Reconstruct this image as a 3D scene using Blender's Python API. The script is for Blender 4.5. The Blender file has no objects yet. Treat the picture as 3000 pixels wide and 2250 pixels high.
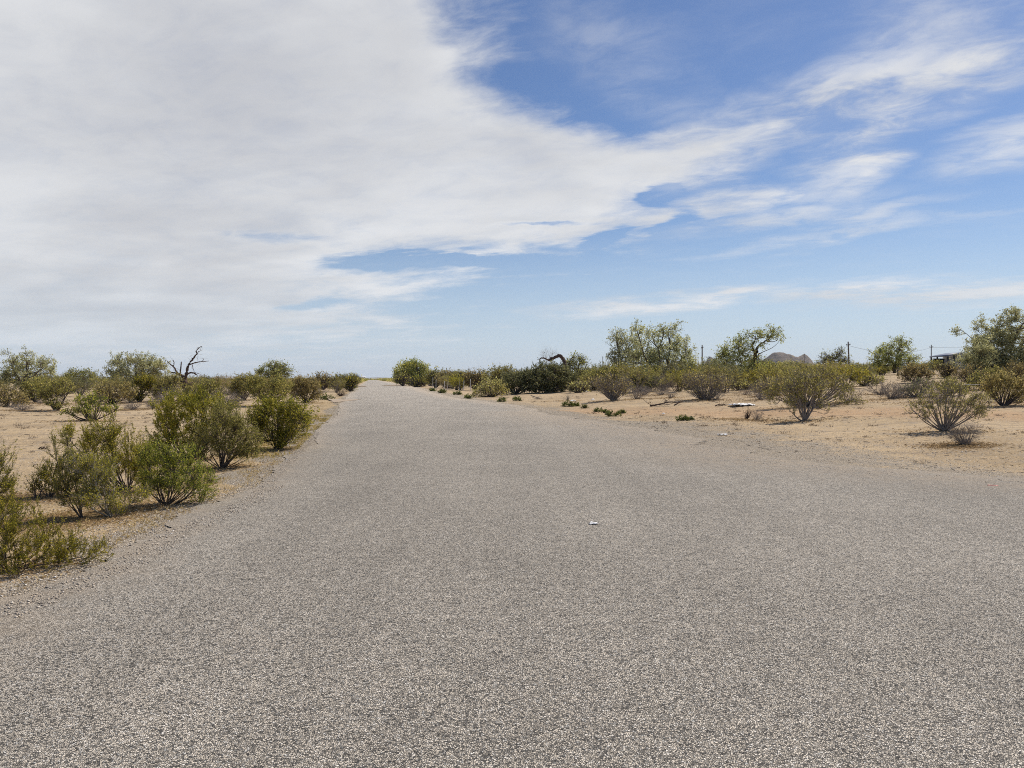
import bpy, math, random
import numpy as np
from mathutils import Vector

R = math.radians
scene = bpy.context.scene
COL = scene.collection
F = 2081.0            # focal length in photo pixels
U0, V0 = 1500.0, 1110.0
EYE = 1.6
TD = np.array([-0.1955, 0.9807]); ND = np.array([0.9807, 0.1955])   # along / across the road

# ------------------------------------------------------------------ materials
def new_mat(name):
    m = bpy.data.materials.new(name); m.use_nodes = True
    nt = m.node_tree; nt.nodes.clear()
    return m, nt

class NB:
    """small node-building helper"""
    def __init__(s, nt): s.nt = nt
    def n(s, t, **kw):
        nd = s.nt.nodes.new(t)
        for k, v in kw.items(): setattr(nd, k, v)
        return nd
    def put(s, sock, v):
        if isinstance(v, bpy.types.NodeSocket): s.nt.links.new(v, sock)
        elif v is not None: sock.default_value = v
    def math(s, op, a, b=None, c=None, clamp=False):
        nd = s.n('ShaderNodeMath', operation=op, use_clamp=clamp)
        s.put(nd.inputs[0], a)
        if b is not None: s.put(nd.inputs[1], b)
        if c is not None: s.put(nd.inputs[2], c)
        return nd.outputs[0]
    def vmath(s, op, a, b=None, out=0):
        nd = s.n('ShaderNodeVectorMath', operation=op)
        s.put(nd.inputs[0], a)
        if b is not None: s.put(nd.inputs[1], b)
        return nd.outputs[out]
    def mix(s, f, a, b, mode='MIX'):
        nd = s.n('ShaderNodeMix', data_type='RGBA', blend_type=mode)
        s.put(nd.inputs[0], f); s.put(nd.inputs[6], a); s.put(nd.inputs[7], b)
        return nd.outputs[2]
    def mapr(s, v, a, b, c=0.0, d=1.0, smooth=True):
        nd = s.n('ShaderNodeMapRange', interpolation_type='SMOOTHSTEP' if smooth else 'LINEAR')
        s.put(nd.inputs[0], v)
        for i, x in enumerate((a, b, c, d)): s.put(nd.inputs[i + 1], x)
        return nd.outputs[0]
    def noise(s, vec, scale, detail=4, rough=0.5, dist=0.0, out='Fac'):
        nd = s.n('ShaderNodeTexNoise')
        s.put(nd.inputs['Vector'], vec); nd.inputs['Scale'].default_value = scale
        nd.inputs['Detail'].default_value = detail; nd.inputs['Roughness'].default_value = rough
        nd.inputs['Distortion'].default_value = dist
        return nd.outputs[out]
    def ramp(s, v, stops, interp='LINEAR'):
        nd = s.n('ShaderNodeValToRGB'); cr = nd.color_ramp; cr.interpolation = interp
        while len(cr.elements) < len(stops): cr.elements.new(0.5)
        for e, (p, c) in zip(cr.elements, stops):
            e.position = p; e.color = (c[0], c[1], c[2], 1)
        s.put(nd.inputs[0], v)
        return nd.outputs[0]
    def attr(s, name):
        return s.n('ShaderNodeAttribute', attribute_name=name).outputs['Fac']
    def principled(s, col, rough=0.8, spec=0.3, normal=None, metal=0.0):
        p = s.n('ShaderNodeBsdfPrincipled')
        s.put(p.inputs['Base Color'], col); s.put(p.inputs['Roughness'], rough)
        p.inputs['Specular IOR Level'].default_value = spec; p.inputs['Metallic'].default_value = metal
        if normal is not None: s.put(p.inputs['Normal'], normal)
        return p.outputs[0]
    def bump(s, h, strength=0.5, dist=0.01, normal=None):
        b = s.n('ShaderNodeBump'); b.inputs['Strength'].default_value = strength
        b.inputs['Distance'].default_value = dist; s.put(b.inputs['Height'], h)
        if normal is not None: s.put(b.inputs['Normal'], normal)
        return b.outputs[0]
    def out(s, sh):
        o = s.n('ShaderNodeOutputMaterial'); s.nt.links.new(sh, o.inputs['Surface'])

def rgba(c): return (c[0], c[1], c[2], 1.0)

def foliage_mat(name, dark, mid, lite, trans=0.28, rough=0.5, spec=0.14, var=0.25):
    m, nt = new_mat(name); b = NB(nt)
    k = (1.0, 1.0, 1.0) if var == 0.0 else (2.12, 1.86, 1.40)
    dark, mid, lite = (tuple(min(0.85, c * f) for c, f in zip(t_, k)) for t_ in (dark, mid, lite))
    lite = tuple(min(0.85, c * 1.12) for c in lite); mid = tuple(c * 1.08 for c in mid)
    trans = min(0.5, trans + 0.18)
    t = b.attr('tint')
    oi = b.n('ShaderNodeObjectInfo').outputs['Random']
    c = b.ramp(t, [(0.0, dark), (0.5, mid), (1.0, lite)])
    hv = b.n('ShaderNodeHueSaturation')
    b.put(hv.inputs['Hue'], b.mapr(oi, 0, 1, 0.5 - 0.02 * var, 0.5 + 0.03 * var, smooth=False))
    b.put(hv.inputs['Value'], b.mapr(oi, 0, 1, 1 - var * 0.5, 1 + var * 0.6, smooth=False))
    b.put(hv.inputs['Color'], c)
    c = hv.outputs[0]
    p = b.principled(c, rough, spec)
    tr = b.n('ShaderNodeBsdfTranslucent'); b.put(tr.inputs[0], c)
    mx = b.n('ShaderNodeMixShader'); mx.inputs[0].default_value = trans
    nt.links.new(p, mx.inputs[1]); nt.links.new(tr.outputs[0], mx.inputs[2])
    b.out(mx.outputs[0])
    return m

def bark_mat(name, c1, c2, scale=30.0):
    m, nt = new_mat(name); b = NB(nt)
    geo = b.n('ShaderNodeTexCoord').outputs['Object']
    n = b.noise(geo, scale, 4, 0.65)
    c = b.ramp(n, [(0.3, c1), (0.7, c2)])
    b.out(b.principled(c, 0.85, 0.2, b.bump(n, 0.5, 0.02)))
    return m

def plain_mat(name, c1, c2, scale=8.0, rough=0.7, spec=0.3, metal=0.0):
    m, nt = new_mat(name); b = NB(nt)
    n = b.noise(b.n('ShaderNodeTexCoord').outputs['Object'], scale, 5, 0.6)
    b.out(b.principled(b.ramp(n, [(0.3, c1), (0.7, c2)]), rough, spec, None, metal))
    return m

M = {}
M['leaf_green'] = foliage_mat('creosote leaves green', (0.084, 0.096, 0.016), (0.175, 0.178, 0.028), (0.37, 0.33, 0.07), 0.30)
M['leaf_bright'] = foliage_mat('creosote leaves bright', (0.07, 0.10, 0.018), (0.14, 0.172, 0.032), (0.34, 0.33, 0.08), 0.32)
M['leaf_dark'] = foliage_mat('creosote leaves dark', (0.078, 0.09, 0.017), (0.155, 0.165, 0.029), (0.33, 0.30, 0.065), 0.28)
M['leaf_olive'] = foliage_mat('scrub leaves olive', (0.092, 0.10, 0.036), (0.165, 0.172, 0.064), (0.29, 0.28, 0.12), 0.28)
M['leaf_brown'] = foliage_mat('scrub leaves brown olive', (0.10, 0.096, 0.048), (0.175, 0.162, 0.082), (0.30, 0.265, 0.145), 0.25)
M['leaf_tree'] = foliage_mat('tree leaves grey green', (0.125, 0.145, 0.095), (0.225, 0.25, 0.165), (0.36, 0.385, 0.27), 0.3)
M['leaf_mesq'] = foliage_mat('tree leaves soft green', (0.10, 0.125, 0.05), (0.18, 0.21, 0.09), (0.29, 0.31, 0.14), 0.3)
M['leaf_fresh'] = foliage_mat('tree leaves fresh green', (0.105, 0.135, 0.05), (0.19, 0.225, 0.085), (0.32, 0.34, 0.15), 0.35)
M['leaf_grey'] = foliage_mat('shrub leaves grey', (0.055, 0.066, 0.038), (0.10, 0.118, 0.068), (0.19, 0.205, 0.12), 0.2)
M['leaf_yellow'] = foliage_mat('blossom yellow', (0.38, 0.35, 0.07), (0.58, 0.53, 0.10), (0.72, 0.66, 0.2), 0.3, var=0.0)
M['leaf_pale'] = foliage_mat('shrub leaves pale', (0.16, 0.16, 0.08), (0.28, 0.28, 0.12), (0.44, 0.41, 0.2), 0.25)
M['verge'] = foliage_mat('verge grass', (0.13, 0.115, 0.055), (0.19, 0.17, 0.08), (0.26, 0.225, 0.11), 0.2)
M['weed'] = foliage_mat('weed leaves', (0.035, 0.05, 0.018), (0.065, 0.085, 0.03), (0.13, 0.145, 0.055), 0.3)
M['twig_grey'] = bark_mat('dry twigs grey', (0.17, 0.14, 0.12), (0.38, 0.33, 0.28))
M['straw'] = foliage_mat('dry grass straw', (0.34, 0.24, 0.10), (0.50, 0.37, 0.17), (0.62, 0.50, 0.27), 0.3, 0.7, 0.2, 0.0)
M['litter'] = foliage_mat('leaf litter', (0.20, 0.13, 0.065), (0.40, 0.275, 0.14), (0.56, 0.42, 0.23), 0.15, 0.8, 0.15, 0.0)
M['stem_dark'] = bark_mat('creosote stems', (0.06, 0.047, 0.04), (0.17, 0.135, 0.11))
M['bark'] = bark_mat('tree bark', (0.07, 0.052, 0.042), (0.19, 0.15, 0.12), 14)
M['bark_dead'] = bark_mat('dead wood', (0.055, 0.035, 0.027), (0.16, 0.11, 0.085), 10)
M['bark_pale'] = bark_mat('pale branches', (0.20, 0.18, 0.14), (0.40, 0.36, 0.29), 14)
M['white'] = plain_mat('white paper', (0.72, 0.71, 0.70), (0.84, 0.83, 0.82), 6, 0.6)
M['plastic'] = plain_mat('white plastic sheet', (0.66, 0.65, 0.63), (0.85, 0.84, 0.83), 4, 0.45, 0.5)
M['pink'] = plain_mat('faded red card', (0.50, 0.16, 0.13), (0.66, 0.30, 0.26), 5, 0.6)
M['post'] = bark_mat('weathered post', (0.50, 0.48, 0.45), (0.74, 0.72, 0.68), 20)
M['post_dark'] = bark_mat('dark post', (0.07, 0.05, 0.04), (0.14, 0.10, 0.08), 20)
M['pole'] = bark_mat('utility pole wood', (0.10, 0.08, 0.07), (0.20, 0.17, 0.15), 6)
M['wire'] = plain_mat('cable', (0.08, 0.08, 0.08), (0.14, 0.14, 0.14), 3, 0.5)
M['metal_roof'] = plain_mat('metal roof', (0.12, 0.14, 0.19), (0.19, 0.21, 0.27), 0.8, 0.5, 0.4)
M['white_wall'] = plain_mat('white wall', (0.62, 0.62, 0.62), (0.76, 0.76, 0.75), 0.7)
M['tan_wall'] = plain_mat('tan wall', (0.42, 0.35, 0.28), (0.52, 0.44, 0.36), 0.7)
M['dark'] = plain_mat('dark openings', (0.025, 0.025, 0.03), (0.05, 0.05, 0.055), 2)

# ------------------------------------------------------------------ mesh helpers
def make_mesh(name, verts, faces, mat, tint=None, smooth=False, attrs=None):
    verts = np.asarray(verts, dtype=np.float32).reshape(-1, 3)
    faces = np.asarray(faces, dtype=np.int32)
    k = faces.shape[1]; nf = faces.shape[0]
    me = bpy.data.meshes.new(name)
    me.vertices.add(len(verts)); me.vertices.foreach_set('co', verts.ravel())
    me.loops.add(nf * k); me.loops.foreach_set('vertex_index', faces.ravel())
    me.polygons.add(nf)
    me.polygons.foreach_set('loop_start', np.arange(0, nf * k, k, dtype=np.int32))
    if smooth: me.polygons.foreach_set('use_smooth', np.ones(nf, dtype=bool))
    if tint is not None:
        a = me.attributes.new('tint', 'FLOAT', 'FACE'); a.data.foreach_set('value', np.asarray(tint, dtype=np.float32))
    for k2, v in (attrs or {}).items():
        a = me.attributes.new(k2, 'FLOAT', 'POINT'); a.data.foreach_set('value', np.asarray(v, dtype=np.float32))
    me.update(calc_edges=True)
    if mat: me.materials.append(mat)
    return me

def link(name, me, parent=None, loc=None):
    o = bpy.data.objects.new(name, me); COL.objects.link(o)
    if parent is not None: o.parent = parent
    if loc is not None: o.location = loc
    return o

def tag(o, label=None, cat=None, group=None, kind=None):
    if label: o['label'] = label
    if cat: o['category'] = cat
    if group: o['group'] = group
    if kind: o['kind'] = kind
    return o

def root(name, label, cat, loc, group=None):
    o = bpy.data.objects.new(name, None); COL.objects.link(o); o.location = loc
    o.empty_display_size = 0.2
    return tag(o, label, cat, group)

def norm(a): return a / np.maximum(np.linalg.norm(a, axis=-1, keepdims=True), 1e-9)

def tubes(P, rad, sides):
    """P: n x k x 3 polylines, rad: n x k. Returns verts, quads."""
    n, k, _ = P.shape
    T = np.gradient(P, axis=1); T = norm(T)
    ref = np.where(np.abs(T[..., 2:3]) > 0.9, np.array([1.0, 0, 0]), np.array([0, 0, 1.0]))
    A = norm(np.cross(T, ref)); B = np.cross(T, A)
    ang = np.arange(sides) * 2 * math.pi / sides
    ring = A[:, :, None, :] * np.cos(ang)[None, None, :, None] + B[:, :, None, :] * np.sin(ang)[None, None, :, None]
    V = P[:, :, None, :] + ring * rad[:, :, None, None]
    idx = np.arange(n * k * sides).reshape(n, k, sides)
    a = idx[:, :-1, :]; b2 = idx[:, 1:, :]
    q = np.stack([a, np.roll(a, -1, 2), np.roll(b2, -1, 2), b2], -1).reshape(-1, 4)
    return V.reshape(-1, 3), q

def join(parts):
    vs, fs, o = [], [], 0
    for v, f in parts:
        if len(v) == 0: continue
        vs.append(v); fs.append(f + o); o += len(v)
    return np.concatenate(vs), np.concatenate(fs)

def leaf_quads(P, D, L, Wd, rng):
    """diamond leaves at P pointing along D"""
    n = len(P)
    D = norm(D); S = norm(np.cross(D, rng.normal(size=(n, 3))))
    L = L[:, None]; Wd = Wd[:, None]
    V = np.stack([P, P + D * L * 0.45 + S * Wd * 0.5, P + D * L, P + D * L * 0.45 - S * Wd * 0.5], 1)
    return V.reshape(-1, 3), np.arange(n * 4).reshape(n, 4)

def bez(P0, P1, P2, P3, k):
    t = np.linspace(0, 1, k)[None, :, None]
    P0, P1, P2, P3 = (x[:, None, :] for x in (P0, P1, P2, P3))
    return (1 - t) ** 3 * P0 + 3 * (1 - t) ** 2 * t * P1 + 3 * (1 - t) * t * t * P2 + t ** 3 * P3

def grow(seed, lobes, base_r, n_limb, n_br, n_tw, n_leaf, leaf, stem_r, trunks=None, up=0.5, spread=0.55,
         tw_len=0.14, shell=0.45, wob=0.06, flat=0.45, leaf_tint=None, k0=8, bare=0.0, sag=0.12):
    """One plant. lobes: (x,y,z,rx,ry,rz[,weight]) m. Returns (stem verts, quads), (leaf verts, quads, tint)."""
    rng = np.random.default_rng(seed)
    lob = np.array([l if len(l) == 7 else (*l, l[3] * l[5]) for l in lobes], float)
    pw = lob[:, 6] / lob[:, 6].sum()
    def sample(n, inner=0.0, outer=1.0):
        i = rng.choice(len(lob), n, p=pw)
        d = norm(rng.normal(size=(n, 3)))
        r = (inner + (outer - inner) * rng.random(n) ** 0.5)[:, None]
        p = lob[i, :3] + d * r * lob[i, 3:6] * (1 + 0.17 * np.abs(rng.normal(size=(n, 1))) * (outer >= 1))
        p[:, 2] = np.maximum(p[:, 2], 0.04)
        return p
    H = (lob[:, 2] + lob[:, 5]).max(); parts = []
    tr_pts = None
    if trunks:
        tp = []
        for pts, r0, r1 in trunks:
            pts = np.array(pts, float); m = 12
            tt = np.linspace(0, len(pts) - 1, m); i0 = np.minimum(tt.astype(int), len(pts) - 2); f = (tt - i0)[:, None]
            pl = pts[i0] * (1 - f) + pts[i0 + 1] * f
            pl[1:-1] = (pl[:-2] + 2 * pl[1:-1] + pl[2:]) / 4
            pl[1:-1] += rng.normal(size=(m - 2, 3)) * r0 * 0.25
            rad = np.linspace(r0, r1, m) * (1 + 0.18 * rng.normal(size=m)); rad[0] *= 1.25
            parts.append(tubes(pl[None], rad[None], 7)); tp.append(pl[m // 3:])
        tr_pts = np.concatenate(tp)
    # limbs
    T = sample(n_limb, 0.1, 0.85)
    if tr_pts is not None:
        dd = np.linalg.norm(T[:, None] - tr_pts[None], axis=2) + 0.8 * np.maximum(tr_pts[None, :, 2] - T[:, None, 2] * 0.85, 0)
        dd += rng.random(dd.shape) * 0.15 * H
        P0 = tr_pts[dd.argmin(1)]
    else:
        a = rng.random(n_limb) * 2 * math.pi; rr = base_r * rng.random(n_limb) ** 0.5
        P0 = np.stack([np.cos(a) * rr, np.sin(a) * rr, np.full(n_limb, -0.03)], 1)
    L = np.linalg.norm(T - P0, axis=1)[:, None]
    D = norm(T - P0); out = D * np.array([1, 1, 0.0])
    P1 = P0 + D * L * 0.33 + out * L * sag + rng.normal(size=T.shape) * L * wob
    P2 = T - D * L * 0.3 - np.array([0, 0, 1]) * L * 0.25 * up * 0.5 + rng.normal(size=T.shape) * L * wob
    LP = bez(P0, P1, P2, T, k0)
    lr = stem_r * (0.6 + 0.6 * rng.random(n_limb))[:, None] * np.linspace(1, 0.35, k0)[None]
    parts.append(tubes(LP, lr, 5))
    # branches
    pts = LP[:, 2:].reshape(-1, 3); tang = norm(np.gradient(LP, axis=1))[:, 2:].reshape(-1, 3)
    T2 = sample(n_br, shell, 1.0)
    d = T2[:, None] - pts[None]
    dist = np.linalg.norm(d, axis=2)
    al = (d * tang[None]).sum(2) / np.maximum(dist, 1e-6)
    j = (dist * (1.6 - 0.6 * al) + rng.random(dist.shape) * 0.05 * H).argmin(1)
    Q0 = pts[j]; tg = tang[j]
    L2 = np.linalg.norm(T2 - Q0, axis=1)[:, None]
    D2 = norm(T2 - Q0)
    Q1 = Q0 + norm(tg + D2) * L2 * 0.35 + rng.normal(size=Q0.shape) * L2 * wob
    Q2 = T2 - norm(D2 + np.array([0, 0, up])) * L2 * 0.35
    BP = bez(Q0, Q1, Q2, T2, 5)
    br = stem_r * 0.38 * (0.7 + 0.6 * rng.random(n_br))[:, None] * np.linspace(1, 0.4, 5)[None]
    parts.append(tubes(BP, br, 4))
    # twigs
    n3 = n_br * n_tw; bi = np.repeat(np.arange(n_br), n_tw)
    t = 0.25 + 0.75 * rng.random(n3); ii = np.minimum((t * 4).astype(int), 3); f = (t * 4 - ii)[:, None]
    S = BP[bi, ii] * (1 - f) + BP[bi, ii + 1] * f
    td = norm(BP[bi, ii + 1] - BP[bi, ii])
    td = norm(td + np.array([0, 0, up]) + rng.normal(size=(n3, 3)) * spread)
    tl = tw_len * (0.5 + rng.random(n3))[:, None]
    bend = rng.normal(size=(n3, 3)) * 0.18
    TP = np.stack([S, S + td * tl * 0.5, S + norm(td + bend) * tl], 1)
    tw = stem_r * 0.16 * np.ones((n3, 1)) * np.array([[1, 0.7, 0.4]])
    parts.append(tubes(TP, np.maximum(tw, 0.0012), 3))
    stems = join(parts)
    if n_leaf <= 0: return stems, None
    keep = rng.random(n3) >= bare
    cand = np.nonzero(keep)[0]
    w = 0.35 + rng.random(len(cand)); w /= w.sum()
    li = rng.choice(cand, n_leaf, p=w)
    t = rng.random(n_leaf) ** 0.8
    i2 = (t > 0.5).astype(int); f = ((t - 0.5 * i2) * 2)[:, None]
    P = TP[li, i2] * (1 - f) + TP[li, i2 + 1] * f
    P = P + rng.normal(size=P.shape) * leaf * flat
    Dl = norm(td[li] + rng.normal(size=P.shape) * 0.75)
    s = leaf * (0.6 + 0.8 * rng.random(n_leaf))
    lv, lq = leaf_quads(P, Dl, s, s * (0.42 + 0.2 * rng.random(n_leaf)), rng)
    clump = rng.random(n_br)[bi[li]]
    tint = np.clip(0.42 + 0.4 * (clump - 0.5) + 0.3 * rng.normal(size=n_leaf), 0, 1)
    if leaf_tint is not None: tint = leaf_tint(P, tint, rng)
    return stems, (lv, lq, tint)

# ------------------------------------------------------------------ terrain
_rs = np.random.default_rng(5)
_W = [(_rs.normal(size=2), _rs.random() * 6.28) for _ in range(14)]
def wave(x, y, scale):
    z = 0
    for (d, p) in _W: z = z + np.sin((x * d[0] + y * d[1]) / scale + p)
    return z / len(_W) ** 0.5
def sst(a, b, x):
    t = np.clip((x - a) / (b - a), 0, 1); return t * t * (3 - 2 * t)
def rel_of(x, y): return x * ND[0] + y * ND[1]
def along(x, y): return x * TD[0] + y * TD[1]
def edge_left(s):
    e = -1.62 - 0.55 * sst(10.5, 7.0, s) - 0.6 * sst(7.0, 4.5, s) - 1.0 * sst(4.5, 0, s) - 0.35 * sst(30, 60, s) - 0.4 * sst(60, 150, s)
    return e
def edge_right(s):
    return 7.25 + 0.9 * sst(60, 38, s) - 0.4 * sst(30, 14, s) + 2.6 * sst(12.5, 8.0, s) + 14 * sst(9.0, 3.0, s) + 0.5 * sst(80, 160, s)
def terrain(x, y):
    r = rel_of(x, y); s = along(x, y)
    d = np.maximum(r - 13, 0)
    z = 6.0 * (1 - np.exp(-d * 0.055 / 6.0)) * sst(-10, 25, s) * (1 - 0.8 * sst(150, 600, s))
    off = np.maximum(np.maximum(edge_left(s) - r, r - edge_right(s)), 0)
    amp = sst(0.6, 4.0, off)
    fall = 1 - 0.85 * sst(120, 600, np.hypot(x, y))
    z = z + amp * fall * (0.035 * wave(x, y, 1.1) + 0.06 * wave(x + 40, y - 13, 3.7) + 0.05 * wave(x, y, 9.0))
    z = z - 0.05 * sst(0.2, 1.5, off) * fall
    # low sandy mounds the scrub stands on
    return z

def ground_hit(u, v):
    dx = (u - U0) / F; dz = -(v - V0) / F
    Y = np.concatenate([np.arange(2, 60, 0.02), np.arange(60, 400, 0.1)])
    h = EYE + dz * Y - terrain(dx * Y, Y)
    k = np.nonzero(h <= 0)[0]
    Yh = Y[k[0]] if len(k) else 300.0
    return np.array([dx * Yh, Yh, float(terrain(dx * Yh, Yh))])
def at(u, Y):
    x = (u - U0) / F * Y
    return np.array([x, Y, float(terrain(np.float64(x), np.float64(Y)))])

# ---- ground sheet (polar rings, dense toward the camera's side)
def build_ground():
    rr = np.concatenate([np.linspace(0.3, 2.0, 8)[:-1], np.geomspace(2.0, 19000, 430)])
    a = np.concatenate([np.linspace(-48, 48, 640)[:-1], np.linspace(48, 312, 150)[:-1]])
    a = np.radians(a)
    RR, AA = np.meshgrid(rr, a, indexing='ij')
    X = RR * np.sin(AA); Y = RR * np.cos(AA)
    Z = terrain(X, Y)
    nr, na = X.shape
    idx = np.arange(nr * na).reshape(nr, na)
    q = np.stack([idx[:-1], idx[1:], np.roll(idx[1:], -1, 1), np.roll(idx[:-1], -1, 1)], -1).reshape(-1, 4)
    V = np.stack([X, Y, Z], -1).reshape(-1, 3)
    r = rel_of(X, Y).ravel(); s = along(X, Y).ravel()
    offl = edge_left(s) - r; offr = r - edge_right(s)
    w = wave(V[:, 0], V[:, 1], 0.5) * 0.25
    gl = 1 - sst(0.25, np.where(s < 11, 1.35, 0.8), offl + w * 0.8)
    gr = (1 - sst(0.0, np.where(s < 26, 8.5, 4.2), offr + w * 2.0)) * (1 - 0.14 * sst(0.0, 0.8, offr + w * 0.5))
    grav = np.where(offl > 0, gl, np.where(offr > 0, gr, 1.0))
    # orange dirt track across the right, pale sandy track on the left
    tr = np.array([ground_hit(u, v)[:2] for u, v in ((1700, 1206), (1950, 1207), (2200, 1209), (2500, 1210), (2750, 1212), (3050, 1218))])
    dmin = np.full(len(V), 1e9)
    for i in range(len(tr) - 1):
        p, d = tr[i], tr[i + 1] - tr[i]
        t = np.clip(((V[:, :2] - p) @ d) / (d @ d), 0, 1)
        dmin = np.minimum(dmin, np.linalg.norm(V[:, :2] - p - t[:, None] * d, axis=1))
    track = 1 - sst(0.8, 3.2, dmin + wave(V[:, 0], V[:, 1], 1.0) * 0.4)
    straw = np.where((offl > -0.1), (1 - sst(0.9, 2.8, offl + w)) * sst(8, 13, s) + 0.8 * sst(0.4, 0.8, offl) * (1 - sst(2.0, 3.2, offl + w)) * (s < 12) * sst(3, 6, s) * (1 - sst(70, 110, s)), 0.0)
    me = make_mesh('ground', V, q, M_ground(), smooth=True, attrs={'gravel': grav, 'track': track, 'straw': straw})
    tag(link('ground', me), kind='structure')

def stones_nodes(b, pos, scale, ramp_stops, gap=0.25):
    vo = b.n('ShaderNodeTexVoronoi', feature='F1'); vo.inputs['Scale'].default_value = scale
    b.put(vo.inputs['Vector'], pos)
    ve = b.n('ShaderNodeTexVoronoi', feature='DISTANCE_TO_EDGE'); ve.inputs['Scale'].default_value = scale
    b.put(ve.inputs['Vector'], pos)
    sep = b.n('ShaderNodeSeparateColor'); b.put(sep.inputs[0], vo.outputs['Color'])
    c = b.ramp(sep.outputs[0], ramp_stops)
    edge = b.mapr(ve.outputs['Distance'], 0.0, gap)
    return c, edge, sep.outputs[1], vo.outputs['Distance']

CHIPS = [(0.0, (0.07, 0.066, 0.059)), (0.16, (0.20, 0.184, 0.16)), (0.36, (0.55, 0.487, 0.40)), (0.62, (0.70, 0.612, 0.497)),
         (0.82, (0.75, 0.67, 0.56)), (0.93, (0.87, 0.81, 0.72)), (1.0, (0.42, 0.415, 0.39))]

def M_road():
    m, nt = new_mat('chip seal'); b = NB(nt)
    pos = b.n('ShaderNodeNewGeometry').outputs['Position']
    # wobble the lookup so that cells are not too regular
    wn = b.noise(pos, 60, 2, 0.5, out='Color')
    p2 = b.vmath('ADD', pos, b.vmath('SCALE', b.vmath('SUBTRACT', wn, (0.5, 0.5, 0.5)), None))
    p2.node.inputs[1].links[0].from_node.inputs['Scale'].default_value = 0.008
    c, edge, rnd, dist = stones_nodes(b, p2, 112, CHIPS, 0.2)
    c2, edge2, rnd2, _ = stones_nodes(b, pos, 24, CHIPS, 0.1)
    c = b.mix(0.05, c, c2)
    col = b.mix(b.mapr(edge, 0, 1, 0.70, 0.0, smooth=False), c, (0.05, 0.046, 0.042, 1))
    # broad tone: along-road wear bands and blotches
    mp = b.n('ShaderNodeMapping'); b.put(mp.inputs['Vector'], pos)
    mp.inputs['Rotation'].default_value = (0, 0, -math.atan2(-TD[0], TD[1])); mp.inputs['Scale'].default_value = (1.3, 0.012, 1)
    band = b.noise(mp.outputs[0], 1.0, 4, 0.6)
    blot = b.noise(pos, 0.35, 5, 0.65)
    mid = b.noise(pos, 9.0, 3, 0.7)
    k = b.math('MULTIPLY', b.mapr(band, 0.32, 0.68, 0.96, 1.05), b.mapr(blot, 0.3, 0.7, 0.92, 1.08))
    k = b.math('MULTIPLY', k, b.mapr(mid, 0.25, 0.75, 0.86, 1.14))
    kk = b.n('ShaderNodeCombineColor')
    for i in range(3): b.put(kk.inputs[i], k)
    col = b.mix(1.0, col, kk.outputs[0], 'MULTIPLY')
    # dusty sand worked into the shoulders
    sandy = b.math('MULTIPLY', b.attr('dust'), b.mapr(b.noise(pos, 3.0, 6, 0.75), 0.30, 0.60))
    col = b.mix(sandy, col, (0.56, 0.455, 0.335, 1))
    h = b.math('ADD', edge, b.math('MULTIPLY', rnd, 0.7))
    b.out(b.principled(col, 0.82, 0.25, b.bump(h, 0.9, 0.008)))
    return m

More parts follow.
